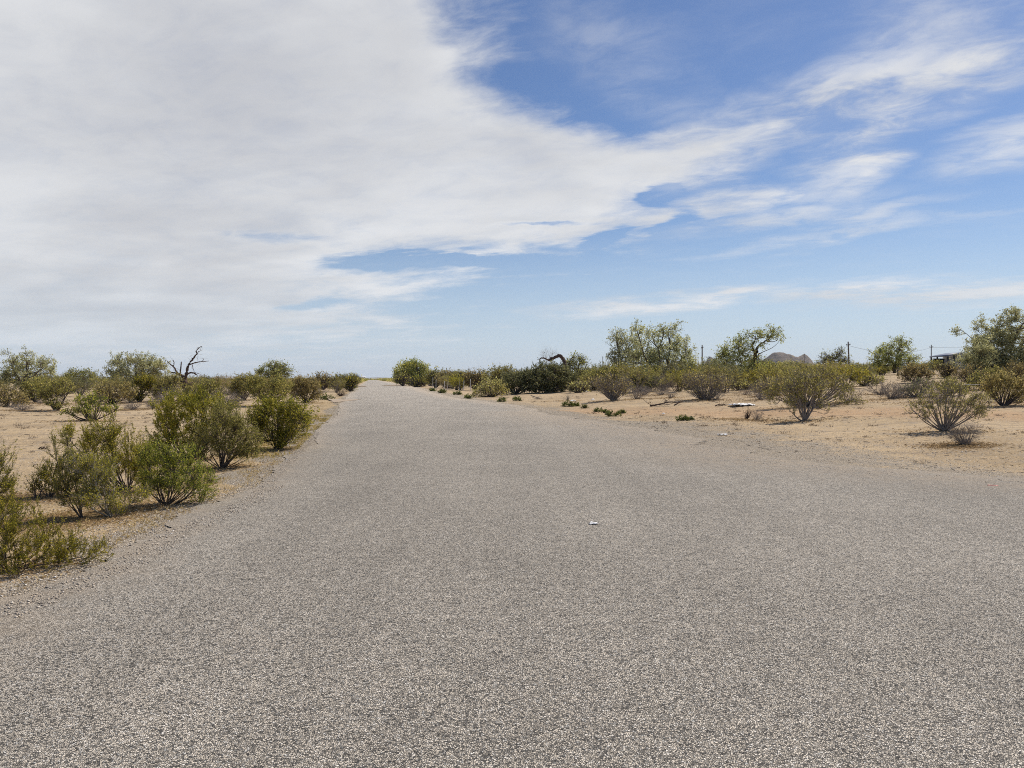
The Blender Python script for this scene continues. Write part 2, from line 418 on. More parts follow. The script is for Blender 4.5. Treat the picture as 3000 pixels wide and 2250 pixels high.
def M_ground():
    m, nt = new_mat('desert sand'); b = NB(nt)
    pos = b.n('ShaderNodeNewGeometry').outputs['Position']
    n1 = b.noise(pos, 0.22, 6, 0.62)
    n2 = b.noise(pos, 1.9, 6, 0.68)
    n3 = b.noise(pos, 26, 5, 0.7)
    sand = b.ramp(n1, [(0.32, (0.40, 0.295, 0.175)), (0.5, (0.50, 0.372, 0.222)), (0.66, (0.57, 0.43, 0.265))])
    grey = b.mix(b.mapr(n2, 0.48, 0.68, 0.0, 0.75), sand, (0.33, 0.27, 0.205, 1))
    # orange graded track
    tr = b.math('MULTIPLY', b.attr('track'), b.mapr(n2, 0.25, 0.6, 0.55, 1.0))
    c = b.mix(tr, grey, (0.49, 0.325, 0.185, 1))
    st = b.math('MULTIPLY', b.attr('straw'), b.mapr(b.noise(pos, 2.6, 5, 0.7), 0.35, 0.6))
    c = b.mix(b.math('MULTIPLY', st, 0.8), c, (0.42, 0.305, 0.16, 1))
    # grain
    ms = b.n('ShaderNodeMapping'); b.put(ms.inputs['Vector'], pos); ms.inputs['Scale'].default_value = (0.22, 1.5, 1); ms.inputs['Rotation'].default_value = (0, 0, R(6))
    stk = b.noise(ms.outputs[0], 1.3, 7, 0.7)
    c = b.mix(b.math('MULTIPLY', b.mapr(stk, 0.52, 0.66), 0.5), c, (0.28, 0.215, 0.155, 1))
    c = b.mix(b.math('MULTIPLY', b.mapr(stk, 0.46, 0.36), 0.35), c, (0.62, 0.475, 0.305, 1))
    g = b.mapr(n3, 0.25, 0.75, 0.68, 1.3)
    kk = b.n('ShaderNodeCombineColor')
    for i in range(3): b.put(kk.inputs[i], g)
    c = b.mix(1.0, c, kk.outputs[0], 'MULTIPLY')
    # dark organic flecks and small stones lying about
    fl = b.math('MAXIMUM', b.mapr(b.noise(pos, 7.5, 6, 0.8), 0.57, 0.66), b.math('MULTIPLY', b.mapr(b.noise(pos, 2.7, 8, 0.85), 0.55, 0.65), 0.8))
    c = b.mix(b.math('MULTIPLY', fl, 0.62), c, (0.17, 0.125, 0.095, 1))
    sc, se, sr, sd = stones_nodes(b, pos, 22, CHIPS, 0.2)
    few = b.math('MULTIPLY', b.mapr(sr, 0.76, 0.78), b.mapr(sd, 0.42, 0.30))
    c = b.mix(b.math('MULTIPLY', few, 0.8), c, sc)
    # gravel by the road
    gc, ge, gr, gd = stones_nodes(b, pos, 50, CHIPS, 0.22)
    gcol = b.mix(b.mapr(ge, 0, 1, 0.6, 0.0, smooth=False), b.mix(0.42, gc, (0.64, 0.54, 0.41, 1)), (0.27, 0.215, 0.16, 1))
    ga = b.attr('gravel')
    cov = b.mapr(b.math('ADD', ga, b.math('MULTIPLY', b.math('SUBTRACT', b.noise(pos, 1.4, 6, 0.75), 0.5), 1.1)), 0.3, 0.85)
    pick = b.math('MULTIPLY', b.math('GREATER_THAN', cov, gr), b.mapr(ge, 0.0, 0.5, 0.4, 1.0))
    c = b.mix(pick, c, gcol)
    h = b.math('ADD', b.math('MULTIPLY', n2, 3.0), b.math('ADD', b.math('MULTIPLY', n3, 0.6), b.math('ADD', few, b.math('MULTIPLY', pick, ge))))
    b.out(b.principled(c, 0.92, 0.12, b.bump(h, 0.9, 0.018, b.bump(b.noise(pos, 1.3, 7, 0.72), 0.8, 0.16))))
    return m

def build_road():
    s = [-14.0]
    while s[-1] < 1000: s.append(s[-1] + max(0.035, abs(s[-1]) * 0.006))
    s = np.array(s)
    rng = np.random.default_rng(3)
    def jag(n):
        k = 0
        for m, am in ((15, 0.045), (41, 0.07), (121, 0.10)):
            r = rng.normal(size=n + m); c = np.convolve(r, np.ones(m) / m ** 0.5, 'valid')[:n]; k = k + am * c
        return k
    amp = sst(-5, 3, s)
    fade = np.minimum(1.0, 40 / np.maximum(np.abs(s), 1))
    L = edge_left(s) + jag(len(s)) * 1.2 * amp * np.maximum(fade, 0.35)
    Rr = edge_right(s) + jag(len(s)) * 3.2 * amp * np.maximum(fade, 0.3)
    m = 24
    f = np.linspace(0, 1, m)[None]
    r = L[:, None] * (1 - f) + Rr[:, None] * f
    X = s[:, None] * TD[0] + r * ND[0]; Y = s[:, None] * TD[1] + r * ND[1]
    Z = np.minimum(terrain(X, Y), 0.03) + 0.012 + 0.10 * sst(60, 260, s)[:, None]
    Z = Z + 0.012 * np.sin(f * math.pi)
    idx = np.arange(X.size).reshape(X.shape)
    q = np.stack([idx[:-1, :-1], idx[:-1, 1:], idx[1:, 1:], idx[1:, :-1]], -1).reshape(-1, 4)
    dl = r - L[:, None]; dr = Rr[:, None] - r
    dust = np.maximum(0.75 * (1 - sst(0, 0.7, dl)), 0.9 * (1 - sst(0, np.where(s[:, None] < 34, 4.8, 2.5), dr)) ** 1.3)
    me = make_mesh('road', np.stack([X, Y, Z], -1).reshape(-1, 3), q, M_road(), smooth=False, attrs={'dust': dust.ravel()})
    tag(link('road', me), kind='structure')

build_ground(); build_road()

# sand washed over the road (thin sheets above it)
def sand_patch(pts, mat, z, label):
    rng = np.random.default_rng(len(label))
    pts = np.array([ground_hit(u, v)[:2] for u, v in pts])
    n = 90; t = np.linspace(0, len(pts), n, endpoint=False); i = t.astype(int); f = (t - i)[:, None]
    p = pts[i] * (1 - f) + pts[(i + 1) % len(pts)] * f
    c = p.mean(0)
    p = c + (p - c) * (1 + 0.12 * np.convolve(rng.normal(size=n + 2), np.ones(3) / 3, 'valid'))[:, None]
    V = np.concatenate([[[*c, z + 0.012]], np.c_[p, np.full(n, z)]])
    q = np.array([(0, 1 + k, 1 + (k + 1) % n) for k in range(n)])
    tag(link('sand_patch', make_mesh('sand_patch', V, q, mat)), kind='structure')
M['sand_plain'] = plain_mat('washed sand', (0.36, 0.285, 0.21), (0.48, 0.385, 0.285), 3, 0.9, 0.1)
sand_patch([(960, 1170), (1010, 1171.5), (1056, 1170.5), (1046, 1173), (1016, 1176), (975, 1181)], M['sand_plain'], 0.028, 'a')
sand_patch([(1040, 1131), (1074, 1132.5), (1070, 1134.5), (1045, 1134.5)], M['sand_plain'], 0.14, 'ab')
sand_patch([(1115, 1131.2), (1150, 1128.5), (1190, 1126.8), (1190, 1131), (1150, 1132)], M['sand_plain'], 0.145, 'abc')

# ------------------------------------------------------------------ plants placed by hand
STEM = {'leaf_green': 'stem_dark'}
PX = 1024 / 3000.0
def plant(name, cat, label, group, u, vb, lobes_px, leafm, seed, Y=None, stemm='stem_dark', parts=('stems', 'foliage'),
          dens=2.6, leaf_px=2.0, limbs=18, brs=130, tws=4, stem_px=None, trunks_px=None, depth=0.85, tint=None, twpx=None, **kw):
    """lobes_px: (u, v, ru, rv) ellipses of the crown in the photo; they get the plant's own distance, and depth like their width."""
    b = ground_hit(u, vb) if Y is None else at(u, Y)
    Yb = b[1]; m = Yb / F
    rng = np.random.default_rng(seed + 77)
    zb = b[2]; vbase = V0 + (EYE - zb) * F / Yb
    if vb > 1300:
        h_ = vb - min(l[1] - l[3] for l in lobes_px); w_ = max(abs(l[0] - u) + l[2] for l in lobes_px)
        lobes_px = list(lobes_px) + [(u - 0.42 * w_, vb - 0.27 * h_, 0.26 * w_, 0.13 * h_), (u + 0.38 * w_, vb - 0.27 * h_, 0.26 * w_, 0.13 * h_)]
    if vb > 1300: lobes_px = [(a, c, d * 1.05, e * 1.05) for a, c, d, e in lobes_px]
    if vb == 0: lobes_px = [(a, c + 0.05 * e, d * 1.14, e * 1.12) for a, c, d, e in lobes_px]
    hw = max(abs(l[0] - u) + l[2] for l in lobes_px) * m
    lob = []; area = 0
    for l in lobes_px:
        x = (l[0] - u) * m; z = (vbase - l[1]) * m; rx = l[2] * m; rz = l[3] * m
        ry = min(rx, hw) * depth
        yo = rng.uniform(-0.5, 0.5) * max(0.0, hw * 0.8 - ry)
        lob.append((x, yo, z, rx, max(ry, 0.1 * hw), rz, l[2] * l[3]))
        area += math.pi * l[2] * l[3] * PX * PX
    n_leaf = int(min(60000, max(300, area * dens)))
    px = Yb / F / PX           # metres per render pixel
    tr = None
    if trunks_px:
        tr = []
        for pts, r0, r1 in trunks_px:
            p3 = [((pu - u) * m, rng.uniform(-0.15, 0.15) * hw * (k > 0), (vbase - pv) * m - (0.05 if k == 0 and pv >= vbase - 3 else 0)) for k, (pu, pv) in enumerate(pts)]
            tr.append((p3, r0 * m, r1 * m))
    sr = (stem_px if stem_px else 2.2) * m
    st, lf = grow(seed, lob, 0.06 * hw, limbs, brs, tws, n_leaf if dens > 0 else 0, leaf_px * px, sr, trunks=tr,
                  tw_len=(twpx if twpx else 18) * m, leaf_tint=tint, **kw)
    rt = root(name, label, cat, tuple(b), group)
    o = link(parts[0], make_mesh(name + '_' + parts[0], st[0], st[1], M[stemm], smooth=True), rt)
    if lf is not None:
        link(parts[1], make_mesh(name + '_' + parts[1], lf[0], lf[1], M[leafm], lf[2]), rt)
    return rt

def single(name, cat, label, group, u, vb, lobes_px, seed, mat='twig_grey', Y=None, limbs=26, brs=90, tws=3, stem_px=1.2, depth=0.8, **kw):
    """leafless shrub: one mesh of twigs"""
    b = ground_hit(u, vb) if Y is None else at(u, Y)
    m = b[1] / F; vbase = V0 + (EYE - b[2]) * F / b[1]
    hw = max(abs(l[0] - u) + l[2] for l in lobes_px) * m
    lob = [((l[0] - u) * m, 0.0, (vbase - l[1]) * m, l[2] * m, l[2] * m * depth, l[3] * m, l[2] * l[3]) for l in lobes_px]
    st, _ = grow(seed, lob, 0.12 * hw, limbs, brs, tws, 0, 0.01, stem_px * m, tw_len=14 * m, **kw)
    o = link(name, make_mesh(name, st[0], st[1], M[mat], smooth=True), None, tuple(b))
    return tag(o, label, cat, group)

GN = 'creosote bushes beside the road'
CB = ('creosote_bush', 'bush')
near = dict(dens=3.8, leaf_px=1.25, limbs=30, brs=340, tws=5, stem_px=2.0, up=1.0, spread=0.30, twpx=30, flat=0.4, shell=0.2)
plant(*CB, 'green creosote bush sprawling over the gravel edge at the picture\'s lower corner', GN, 22, 1668,
      [(30, 1575, 70, 78), (-60, 1570, 70, 90), (130, 1600, 80, 50), (225, 1632, 85, 34), (60, 1510, 40, 34), (165, 1555, 34, 24), (90, 1642, 90, 24)], 'leaf_green', 11, **near)
plant(*CB, 'green creosote bush cut off by the picture edge, behind the lowest bush', GN, -45, 1560,
      [(-30, 1420, 50, 70), (-70, 1400, 60, 90), (8, 1345, 26, 26), (56, 1440, 16, 30), (-20, 1490, 40, 30)], 'leaf_dark', 12, **near)
plant(*CB, 'small upright dark green creosote seedling on straw coloured ground', GN, 141, 1457,
      [(150, 1400, 36, 38), (130, 1385, 18, 26), (178, 1410, 20, 28)], 'leaf_dark', 13, **{**near, 'limbs': 8, 'brs': 60})
plant(*CB, 'tiny creosote seedling, smallest of the green bushes by the road', GN, 106, 1459,
      [(100, 1428, 14, 22), (122, 1432, 12, 15)], 'leaf_green', 14, **{**near, 'limbs': 5, 'brs': 26})
plant(*CB, 'spindly creosote with one thin bent stem and sparse olive leaves', GN, 240, 1518,
      [(190, 1350, 28, 62), (172, 1310, 16, 30), (205, 1400, 30, 40), (180, 1440, 22, 26)], 'leaf_olive', 15,
      **{**near, 'limbs': 6, 'brs': 80, 'stem_px': 2.2, 'dens': 3.6})
plant(*CB, 'creosote with pale stems leaning over from a leafy base', GN, 330, 1514,
      [(250, 1405, 56, 50), (300, 1440, 46, 52), (345, 1490, 22, 34), (220, 1360, 34, 34), (285, 1375, 40, 34)], 'leaf_green', 16,
      **{**near, 'limbs': 16, 'sag': 0.2}, stemm='bark_pale')
plant(*CB, 'tall plumed olive creosote, its feathery tips standing against bare sand', GN, 371, 1440,
      [(300, 1330, 56, 62), (360, 1330, 60, 66), (250, 1300, 34, 46), (225, 1275, 20, 30), (290, 1265, 24, 34), (340, 1262, 30, 36), (400, 1370, 34, 50)], 'leaf_green', 17, **near)
plant(*CB, 'bright green rounded creosote with dark forked stems touching the gravel', GN, 487, 1480,
      [(500, 1390, 76, 62), (450, 1400, 46, 60), (580, 1405, 52, 44), (530, 1345, 44, 34), (600, 1455, 34, 22), (430, 1345, 20, 34), (480, 1320, 30, 26)], 'leaf_bright', 18, **near)
plant(*CB, 'big dark green creosote mass, broadest of the bushes by the road', GN, 555, 1345,
      [(560, 1240, 90, 80), (490, 1265, 52, 66), (640, 1235, 52, 62), (520, 1190, 44, 34), (590, 1185, 50, 34), (655, 1190, 32, 26), (470, 1320, 40, 30), (462, 1238, 24, 30)], 'leaf_dark', 19,
      **{**near, 'dens': 5.0, 'brs': 300})
plant(*CB, 'yellowish creosote with dark spreading stems before the dark green mass', GN, 650, 1371,
      [(660, 1270, 60, 66), (610, 1300, 40, 44), (720, 1300, 46, 46), (640, 1220, 38, 34), (690, 1235, 34, 34), (740, 1325, 34, 24), (750, 1262, 18, 22)], 'leaf_olive', 20, **near)
plant(*CB, 'dark green creosote leaning toward the asphalt, last of the near row', GN, 812, 1316,
      [(800, 1240, 62, 52), (860, 1240, 46, 36), (760, 1225, 34, 34), (830, 1200, 40, 24), (885, 1225, 28, 22), (820, 1290, 40, 24), (780, 1195, 26, 20)], 'leaf_dark', 21, **{**near, 'leaf_px': 1.7})

GM = 'scrub bushes on the sand'
mid = dict(dens=3.4, leaf_px=1.5, limbs=24, brs=190, tws=4, stem_px=1.6, up=0.8, spread=0.42, twpx=14, flat=0.5, shell=0.25)
plant(*CB, 'low creosote with arching bare branches and a tuft of yellow green on top', GM, 270, 1233,
      [(262, 1172, 36, 18), (245, 1180, 24, 14), (270, 1200, 50, 14), (330, 1195, 22, 14), (220, 1208, 30, 10)], 'leaf_bright', 31, **{**mid, 'limbs': 30, 'stem_px': 2.0, 'sag': 0.35, 'dens': 3.0})
plant(*CB, 'olive bush with grey bare lower branches beside long fallen limb', GM, 164, 1203,
      [(150, 1150, 34, 26), (175, 1135, 34, 24), (120, 1150, 22, 24), (170, 1185, 34, 12)], 'leaf_olive', 32, **mid)
plant(*CB, 'brownish bush clipped by the picture edge beneath the spreading tree', GM, 25, 1192,
      [(15, 1165, 46, 26), (55, 1170, 24, 22), (-20, 1160, 30, 28)], 'leaf_brown', 33, **mid)
plant(*CB, 'olive bush with dark base between spreading tree and low loose tree', GM, 105, 1178,
      [(110, 1140, 36, 34), (85, 1150, 26, 26), (135, 1135, 24, 22)], 'leaf_olive', 34, **mid)
plant(*CB, 'reddish brown bush in front of low loose tree', GM, 320, 1184,
      [(330, 1150, 40, 28), (295, 1158, 30, 22), (365, 1152, 24, 26)], 'leaf_brown', 35, **mid)
plant(*CB, 'dense blackish green bush under the bushy grey green tree', GM, 408, 1178,
      [(408, 1145, 28, 32), (425, 1125, 24, 22), (440, 1118, 26, 14)], 'leaf_dark', 36, **{**mid, 'dens': 5})
plant(*CB, 'yellow green bush at the foot of the bare dead tree', GM, 490, 1176,
      [(490, 1135, 42, 34), (515, 1130, 24, 26), (460, 1150, 24, 22)], 'leaf_olive', 37, **mid)
single('dry_shrub', 'shrub', 'low grey twiggy shrub standing alone on pale sand', 'dry leafless shrubs', 62, 1203, [(62, 1193, 34, 10)], 38)
single('dry_shrub', 'shrub', 'small grey shrub in front of the reddish brown bush', 'dry leafless shrubs', 388, 1201, [(388, 1191, 20, 9)], 39)
single('dry_shrub', 'shrub', 'tan grey rounded shrub below the dense blackish bush', 'dry leafless shrubs', 450, 1197, [(450, 1182, 24, 15)], 40)
single('dry_shrub', 'shrub', 'tangled grey brown shrub right under the dead tree trunk', 'dry leafless shrubs', 500, 1184, [(500, 1160, 40, 24), (540, 1165, 26, 20)], 41, brs=160)
single('dry_shrub', 'shrub', 'broad grey twiggy shrub between dead tree and domed tree', 'dry leafless shrubs', 660, 1188, [(660, 1165, 44, 20), (700, 1172, 26, 15)], 42, brs=160)
plant(*CB, 'olive bush with pale stems just past the bare dead tree', GM, 600, 1186, [(600, 1150, 46, 34), (570, 1160, 28, 24), (630, 1145, 30, 30)], 'leaf_olive', 43, **mid)
plant(*CB, 'tall yellow tipped bush rising before the domed tree', GM, 715, 1172, [(715, 1135, 36, 32), (735, 1120, 26, 20), (690, 1140, 26, 26)], 'leaf_olive', 44, **mid)
plant(*CB, 'large olive bush in front of the domed dark tree', GM, 790, 1190, [(780, 1145, 56, 42), (830, 1150, 34, 38), (750, 1130, 30, 28), (805, 1125, 34, 24)], 'leaf_olive', 45, **{**mid, 'brs': 220})
plant(*CB, 'rounded brown olive bush with straw skirt at the end of its row', GM, 893, 1180, [(893, 1143, 42, 34), (870, 1140, 28, 30), (918, 1150, 24, 28), (890, 1122, 24, 16)], 'leaf_brown', 46, **{**mid, 'brs': 200})
plant('low_plant', 'plant', 'flat fresh green mat of leaves beside the sandy tongue', 'small green weeds', 948, 1171, [(948, 1165, 20, 6), (972, 1167, 8, 3)], 'weed', 47, dens=6, limbs=14, brs=60, tws=3, twpx=5, stem_px=0.5, leaf_px=1.6)
single('dry_shrub', 'shrub', 'rusty brown dead tuft beside the flat green mat', 'dry leafless shrubs', 998, 1161, [(998, 1155, 10, 5)], 48, mat='bark_dead', brs=50)
plant(*CB, 'olive brown bush beyond the row end, farther up the roadside', GM, 945, 1143, [(945, 1120, 26, 21), (930, 1122, 15, 18), (960, 1118, 14, 16)], 'leaf_brown', 49, **mid)
plant(*CB, 'grey olive bush with pale stems touching the dark roadside bush', GM, 990, 1146, [(990, 1124, 24, 20), (1005, 1118, 14, 14)], 'leaf_olive', 50, **mid)
plant(*CB, 'dark green round bush at the asphalt edge far up the road', GM, 1025, 1147, [(1025, 1130, 19, 17), (1032, 1122, 14, 12)], 'leaf_dark', 51, **{**mid, 'dens': 5})
plant('yellow_bush', 'bush', 'yellow topped bush behind the dark round roadside bush', GM, 1030, 1130, [(1030, 1113, 20, 9), (1042, 1118, 10, 9)], 'leaf_yellow', 52, **mid)

# --- trees on the left
TG = 'desert trees'
tre = dict(dens=3.6, leaf_px=1.35, limbs=30, brs=260, tws=5, stem_px=1.6, up=0.35, spread=0.75, twpx=10, flat=0.7, parts=('trunk', 'crown'), stemm='bark', shell=0.3)
plant('spreading_tree', 'tree', 'open spreading grey tree at the picture edge above brownish bush', TG, 62, 0,
      [(85, 1075, 52, 40), (40, 1060, 24, 32), (80, 1035, 16, 18), (120, 1070, 34, 26), (20, 1090, 40, 28), (-10, 1110, 36, 26), (60, 1100, 50, 24), (35, 1030, 10, 12)], 'leaf_tree', 61, Y=80,
      trunks_px=[([(62, 1150), (58, 1120), (40, 1075)], 4, 1.5), ([(64, 1150), (78, 1110), (85, 1065)], 3.5, 1.3), ([(66, 1150), (95, 1110), (130, 1080)], 3, 1)], **{**tre, 'dens': 2.8})
plant('loose_tree', 'tree', 'low loose pale green tree between two taller trees', TG, 232, 0,
      [(232, 1120, 48, 28), (215, 1098, 24, 18), (262, 1100, 22, 18), (200, 1125, 26, 24)], 'leaf_mesq', 62, Y=78,
      trunks_px=[([(232, 1155), (225, 1120)], 3, 1.2), ([(234, 1155), (255, 1115)], 2.6, 1)], **tre)
plant('bushy_tree', 'tree', 'bushy grey green tree with twiggy crown beside the bare dead tree', TG, 405, 0,
      [(395, 1085, 66, 42), (345, 1085, 42, 40), (450, 1090, 42, 40), (400, 1055, 40, 20), (440, 1058, 28, 20), (340, 1050, 18, 12), (475, 1080, 24, 26), (330, 1115, 30, 20)], 'leaf_tree', 63, Y=66,
      trunks_px=[([(400, 1165), (385, 1130), (350, 1085)], 3.5, 1.2), ([(405, 1165), (405, 1120), (400, 1075)], 3.5, 1.2), ([(410, 1165), (430, 1120), (455, 1080)], 3.5, 1.2)], **{**tre, 'brs': 320, 'dens': 3.4})
plant('domed_tree', 'tree', 'dark domed tree rising over olive scrub near the road', TG, 800, 0,
      [(795, 1090, 34, 24), (770, 1098, 28, 20), (825, 1092, 24, 26), (805, 1070, 20, 10), (842, 1085, 14, 16)], 'leaf_mesq', 64, Y=76,
      trunks_px=[([(800, 1150), (798, 1100)], 3, 1.2)], **{**tre, 'dens': 3.6})
single('dry_shrub', 'shrub', 'thin wispy leafless sapling behind the large olive bush', 'dry leafless shrubs', 868, 1150, [(870, 1103, 15, 18)], 65, Y=70, limbs=8, brs=20, tws=2, stem_px=0.5)

# --- handmade dead wood
def smooth_line(pts, n):
    pts = np.array(pts, float)
    t = np.linspace(0, len(pts) - 1, n); i = np.minimum(t.astype(int), len(pts) - 2); f = (t - i)[:, None]
    p0 = pts[np.maximum(i - 1, 0)]; p1 = pts[i]; p2 = pts[i + 1]; p3 = pts[np.minimum(i + 2, len(pts) - 1)]
    return 0.5 * (2 * p1 + (p2 - p0) * f + (2 * p0 - 5 * p1 + 4 * p2 - p3) * f ** 2 + (-p0 + 3 * p1 - 3 * p2 + p3) * f ** 3)
def wood(name, label, cat, u, v, Y, lines, mat, seed, twigs=0, group=None, sides=7, part_split=None, dz=0.0, rough=0.12):
    """lines: ([(u,v[,depth m])...], r0, r1) in photo px; each gets its own depth about the base."""
    b = at(u, Y) if Y else ground_hit(u, v)
    m = b[1] / F; vb = V0 + (EYE - b[2]) * F / b[1]; rng = np.random.default_rng(seed)
    parts = []; ends = []
    for pts, r0, r1 in lines:
        p3 = [((p[0] - u) * m, p[2] if len(p) > 2 else 0.0, (vb - p[1]) * m + dz) for p in pts]
        n = max(8, 5 * len(pts)); pl = smooth_line(p3, n)
        pl[1:-1] += rng.normal(size=(n - 2, 3)) * r0 * m * rough
        rad = np.linspace(r0, r1, n) * m * (1 + rough * rng.normal(size=n))
        parts.append(tubes(pl[None], np.abs(rad)[None], sides)); ends.append(pl)
    if twigs:
        al = np.concatenate([e[len(e) // 2:] for e in ends])
        S = al[rng.integers(0, len(al), twigs)]
        D = norm(rng.normal(size=(twigs, 3)) + np.array([0, 0, 0.3])); L = (6 + 14 * rng.random(twigs))[:, None] * m
        TP = np.stack([S, S + D * L * 0.5, S + norm(D + rng.normal(size=D.shape) * 0.4) * L], 1)
        parts.append(tubes(TP, np.full((twigs, 3), 0.35 * m) * np.array([1, 0.8, 0.5]), 3))
    v_, q_ = join(parts)
    o = link(name, make_mesh(name, v_, q_, M[mat], smooth=True), None, tuple(b))
    return tag(o, label, cat, group)

def c2(x, y): return (450 + x / 4.148, 980 + y / 4.148)
def dpt(p, d): return (*p, d)
wood('dead_tree', 'bare dead tree with thick dark trunk and twisted leafless limbs', 'tree', 545, 0, 74, [
    ([(545, 1160), c2(390, 690), c2(385, 600), c2(378, 520)], 9.5, 6.5),
    ([c2(378, 540), c2(330, 490), c2(290, 470), c2(240, 390), dpt(c2(185, 320), -0.4)], 5, 1.0),
    ([c2(240, 390), c2(250, 340), dpt(c2(215, 310), 0.3)], 1.8, 0.6),
    ([c2(340, 500), c2(270, 470), c2(205, 455), dpt(c2(140, 430), 0.6)], 3.2, 0.8),
    ([c2(325, 470), c2(332, 400), dpt(c2(327, 330), 0.2)], 2.4, 1.3),
    ([c2(385, 530), c2(400, 460), c2(425, 370), c2(475, 295), c2(530, 235)], 4.5, 1.8),
    ([c2(530, 240), c2(522, 200), c2(555, 160), dpt(c2(605, 145), -0.3)], 1.8, 0.6),
    ([c2(530, 235), c2(550, 205), dpt(c2(575, 195), 0.3)], 1.0, 0.4),
    ([c2(520, 220), c2(505, 195)], 0.9, 0.4),
    ([c2(428, 370), c2(500, 345), c2(575, 330), dpt(c2(638, 320), 0.7)], 2.2, 0.7),
    ([c2(580, 330), c2(605, 310), c2(605, 290)], 0.9, 0.4),
    ([c2(385, 510), c2(420, 475), c2(470, 465), c2(520, 485), dpt(c2(575, 495), -0.8)], 3.4, 0.9),
    ([c2(470, 368), c2(480, 410), c2(495, 450)], 1.1, 0.4),
    ([c2(470, 465), c2(530, 470), c2(600, 500)], 1.2, 0.4),
    ([c2(360, 660), c2(325, 605), dpt(c2(268, 582), -0.5)], 3.4, 2.2),
    ([c2(410, 640), c2(440, 600), dpt(c2(470, 580), 0.5)], 3.6, 1.8),
    ([c2(345, 580), c2(320, 555), c2(315, 545)], 3.0, 1.6)], 'bark_dead', 71, twigs=70)
wood('fallen_branch', 'long thin fallen limb trailing on sand from the grey based bush', 'branch', 130, 1207, None,
     [([(165, 1203), (140, 1207), (115, 1211), (85, 1216)], 1.4, 0.5), ([(140, 1207), (125, 1205), (105, 1206)], 0.9, 0.3)], 'bark_pale', 72, twigs=10, dz=0.03)
wood('fallen_branch', 'little heap of black dead twigs on open sand', 'branch', 125, 1316, None,
     [([(112, 1318), (122, 1312), (136, 1317)], 1.8, 0.6), ([(118, 1319), (130, 1314), (134, 1320)], 1.4, 0.5), ([(115, 1314), (126, 1317), (138, 1313)], 1.2, 0.5)], 'bark_dead', 73, twigs=26, dz=0.02)

# ------------------------------------------------------------------ right side
GR = 'scrub bushes on the sand'
pale = {**mid}
plant('palo_verde', 'tree', 'round tree in yellow bloom standing by the far road edge', TG, 1214, 0,
      [(1190, 1088, 34, 24), (1220, 1085, 30, 28), (1180, 1100, 26, 16), (1210, 1067, 22, 10), (1238, 1095, 20, 24), (1190, 1112, 30, 12)], 'leaf_fresh', 81, Y=168,
      trunks_px=[([(1214, 1130), (1205, 1110), (1190, 1090)], 2.2, 0.8), ([(1214, 1130), (1222, 1105), (1225, 1085)], 2, 0.8)], **{**tre, 'dens': 5, 'leaf_px': 1.5})
yt = bpy.data.objects['palo_verde']
def blossoms():
    rng = np.random.default_rng(8); m = 168 / F; vb = V0 + (EYE - yt.location.z) * F / 168
    n = 1700; lob = [(1183, 1088, 26, 20), (1172, 1100, 18, 12), (1203, 1072, 20, 10), (1240, 1078, 12, 16)]
    i = rng.choice(4, n, p=[.45, .25, .2, .1]); d = norm(rng.normal(size=(n, 3))); L = np.array(lob)[i]
    P = np.stack([(L[:, 0] - 1214) * m + d[:, 0] * L[:, 2] * m, d[:, 1] * L[:, 2] * m, (vb - L[:, 1]) * m + d[:, 2] * L[:, 3] * m], 1)
    P += rng.normal(size=P.shape) * 0.15
    s = 0.3 * (0.5 + rng.random(n))
    v, q = leaf_quads(P, rng.normal(size=(n, 3)), s, s * 0.7, rng)
    link('blossoms', make_mesh('palo_verde_blossoms', v, q, M['leaf_yellow'], np.clip(rng.normal(0.5, 0.25, n), 0, 1)), yt)
blossoms()
plant('yellow_bush', 'bush', 'small yellow flowering bush under the blooming tree', GR, 1182, 0, [(1182, 1111, 13, 8), (1168, 1116, 8, 6)], 'leaf_yellow', 82, Y=150, **mid)
plant(*CB, 'dark low bush beneath the blooming tree by the road', GR, 1215, 1134, [(1215, 1122, 18, 10), (1235, 1125, 14, 9)], 'leaf_dark', 83, **mid)
fenceb = [(1275, 1137, 1085, 26, 'leaf_olive'), (1310, 1138, 1092, 28, 'leaf_brown'), (1350, 1138, 1095, 30, 'leaf_olive'), (1392, 1142, 1090, 30, 'leaf_brown')]
fl = ['twiggy olive bush behind the first pale fence posts', 'brown bush between the pale fence posts', 'olive bush with grey stems at the middle pale posts', 'brown bush with grey woody base past the last pale post']
for k, (u, vb, vt, w, lm) in enumerate(fenceb):
    h = vb - vt
    plant(*CB, fl[k], GR, u, vb, [(u, vb - h * .55, w, h * .4), (u - w * .5, vb - h * .6, w * .6, h * .34), (u + w * .5, vb - h * .5, w * .6, h * .36), (u + 4, vb - h * .8, w * .5, h * .2)], lm, 84 + k, **{**mid, 'leaf_px': 1.5})
plant(*CB, 'green brown bush with feathery top behind pale green shrub', GR, 1465, 0, [(1465, 1100, 36, 22), (1440, 1108, 24, 20), (1490, 1096, 24, 20)], 'leaf_olive', 90, Y=100, **mid)
plant('pale_shrub', 'shrub', 'pale yellow green low shrub with drooping edges at the road verge', GR, 1440, 1163, [(1440, 1137, 38, 22), (1415, 1148, 20, 14), (1465, 1140, 20, 20), (1392, 1156, 14, 8)], 'leaf_pale', 91, **{**mid, 'dens': 4})
plant('thorn_thicket', 'bush', 'grey green thicket between pale shrub and big dark thicket', GR, 1512, 1155, [(1510, 1120, 42, 32), (1482, 1130, 24, 24), (1545, 1118, 34, 30)], 'leaf_grey', 92, **{**mid, 'dens': 6.5, 'limbs': 30})
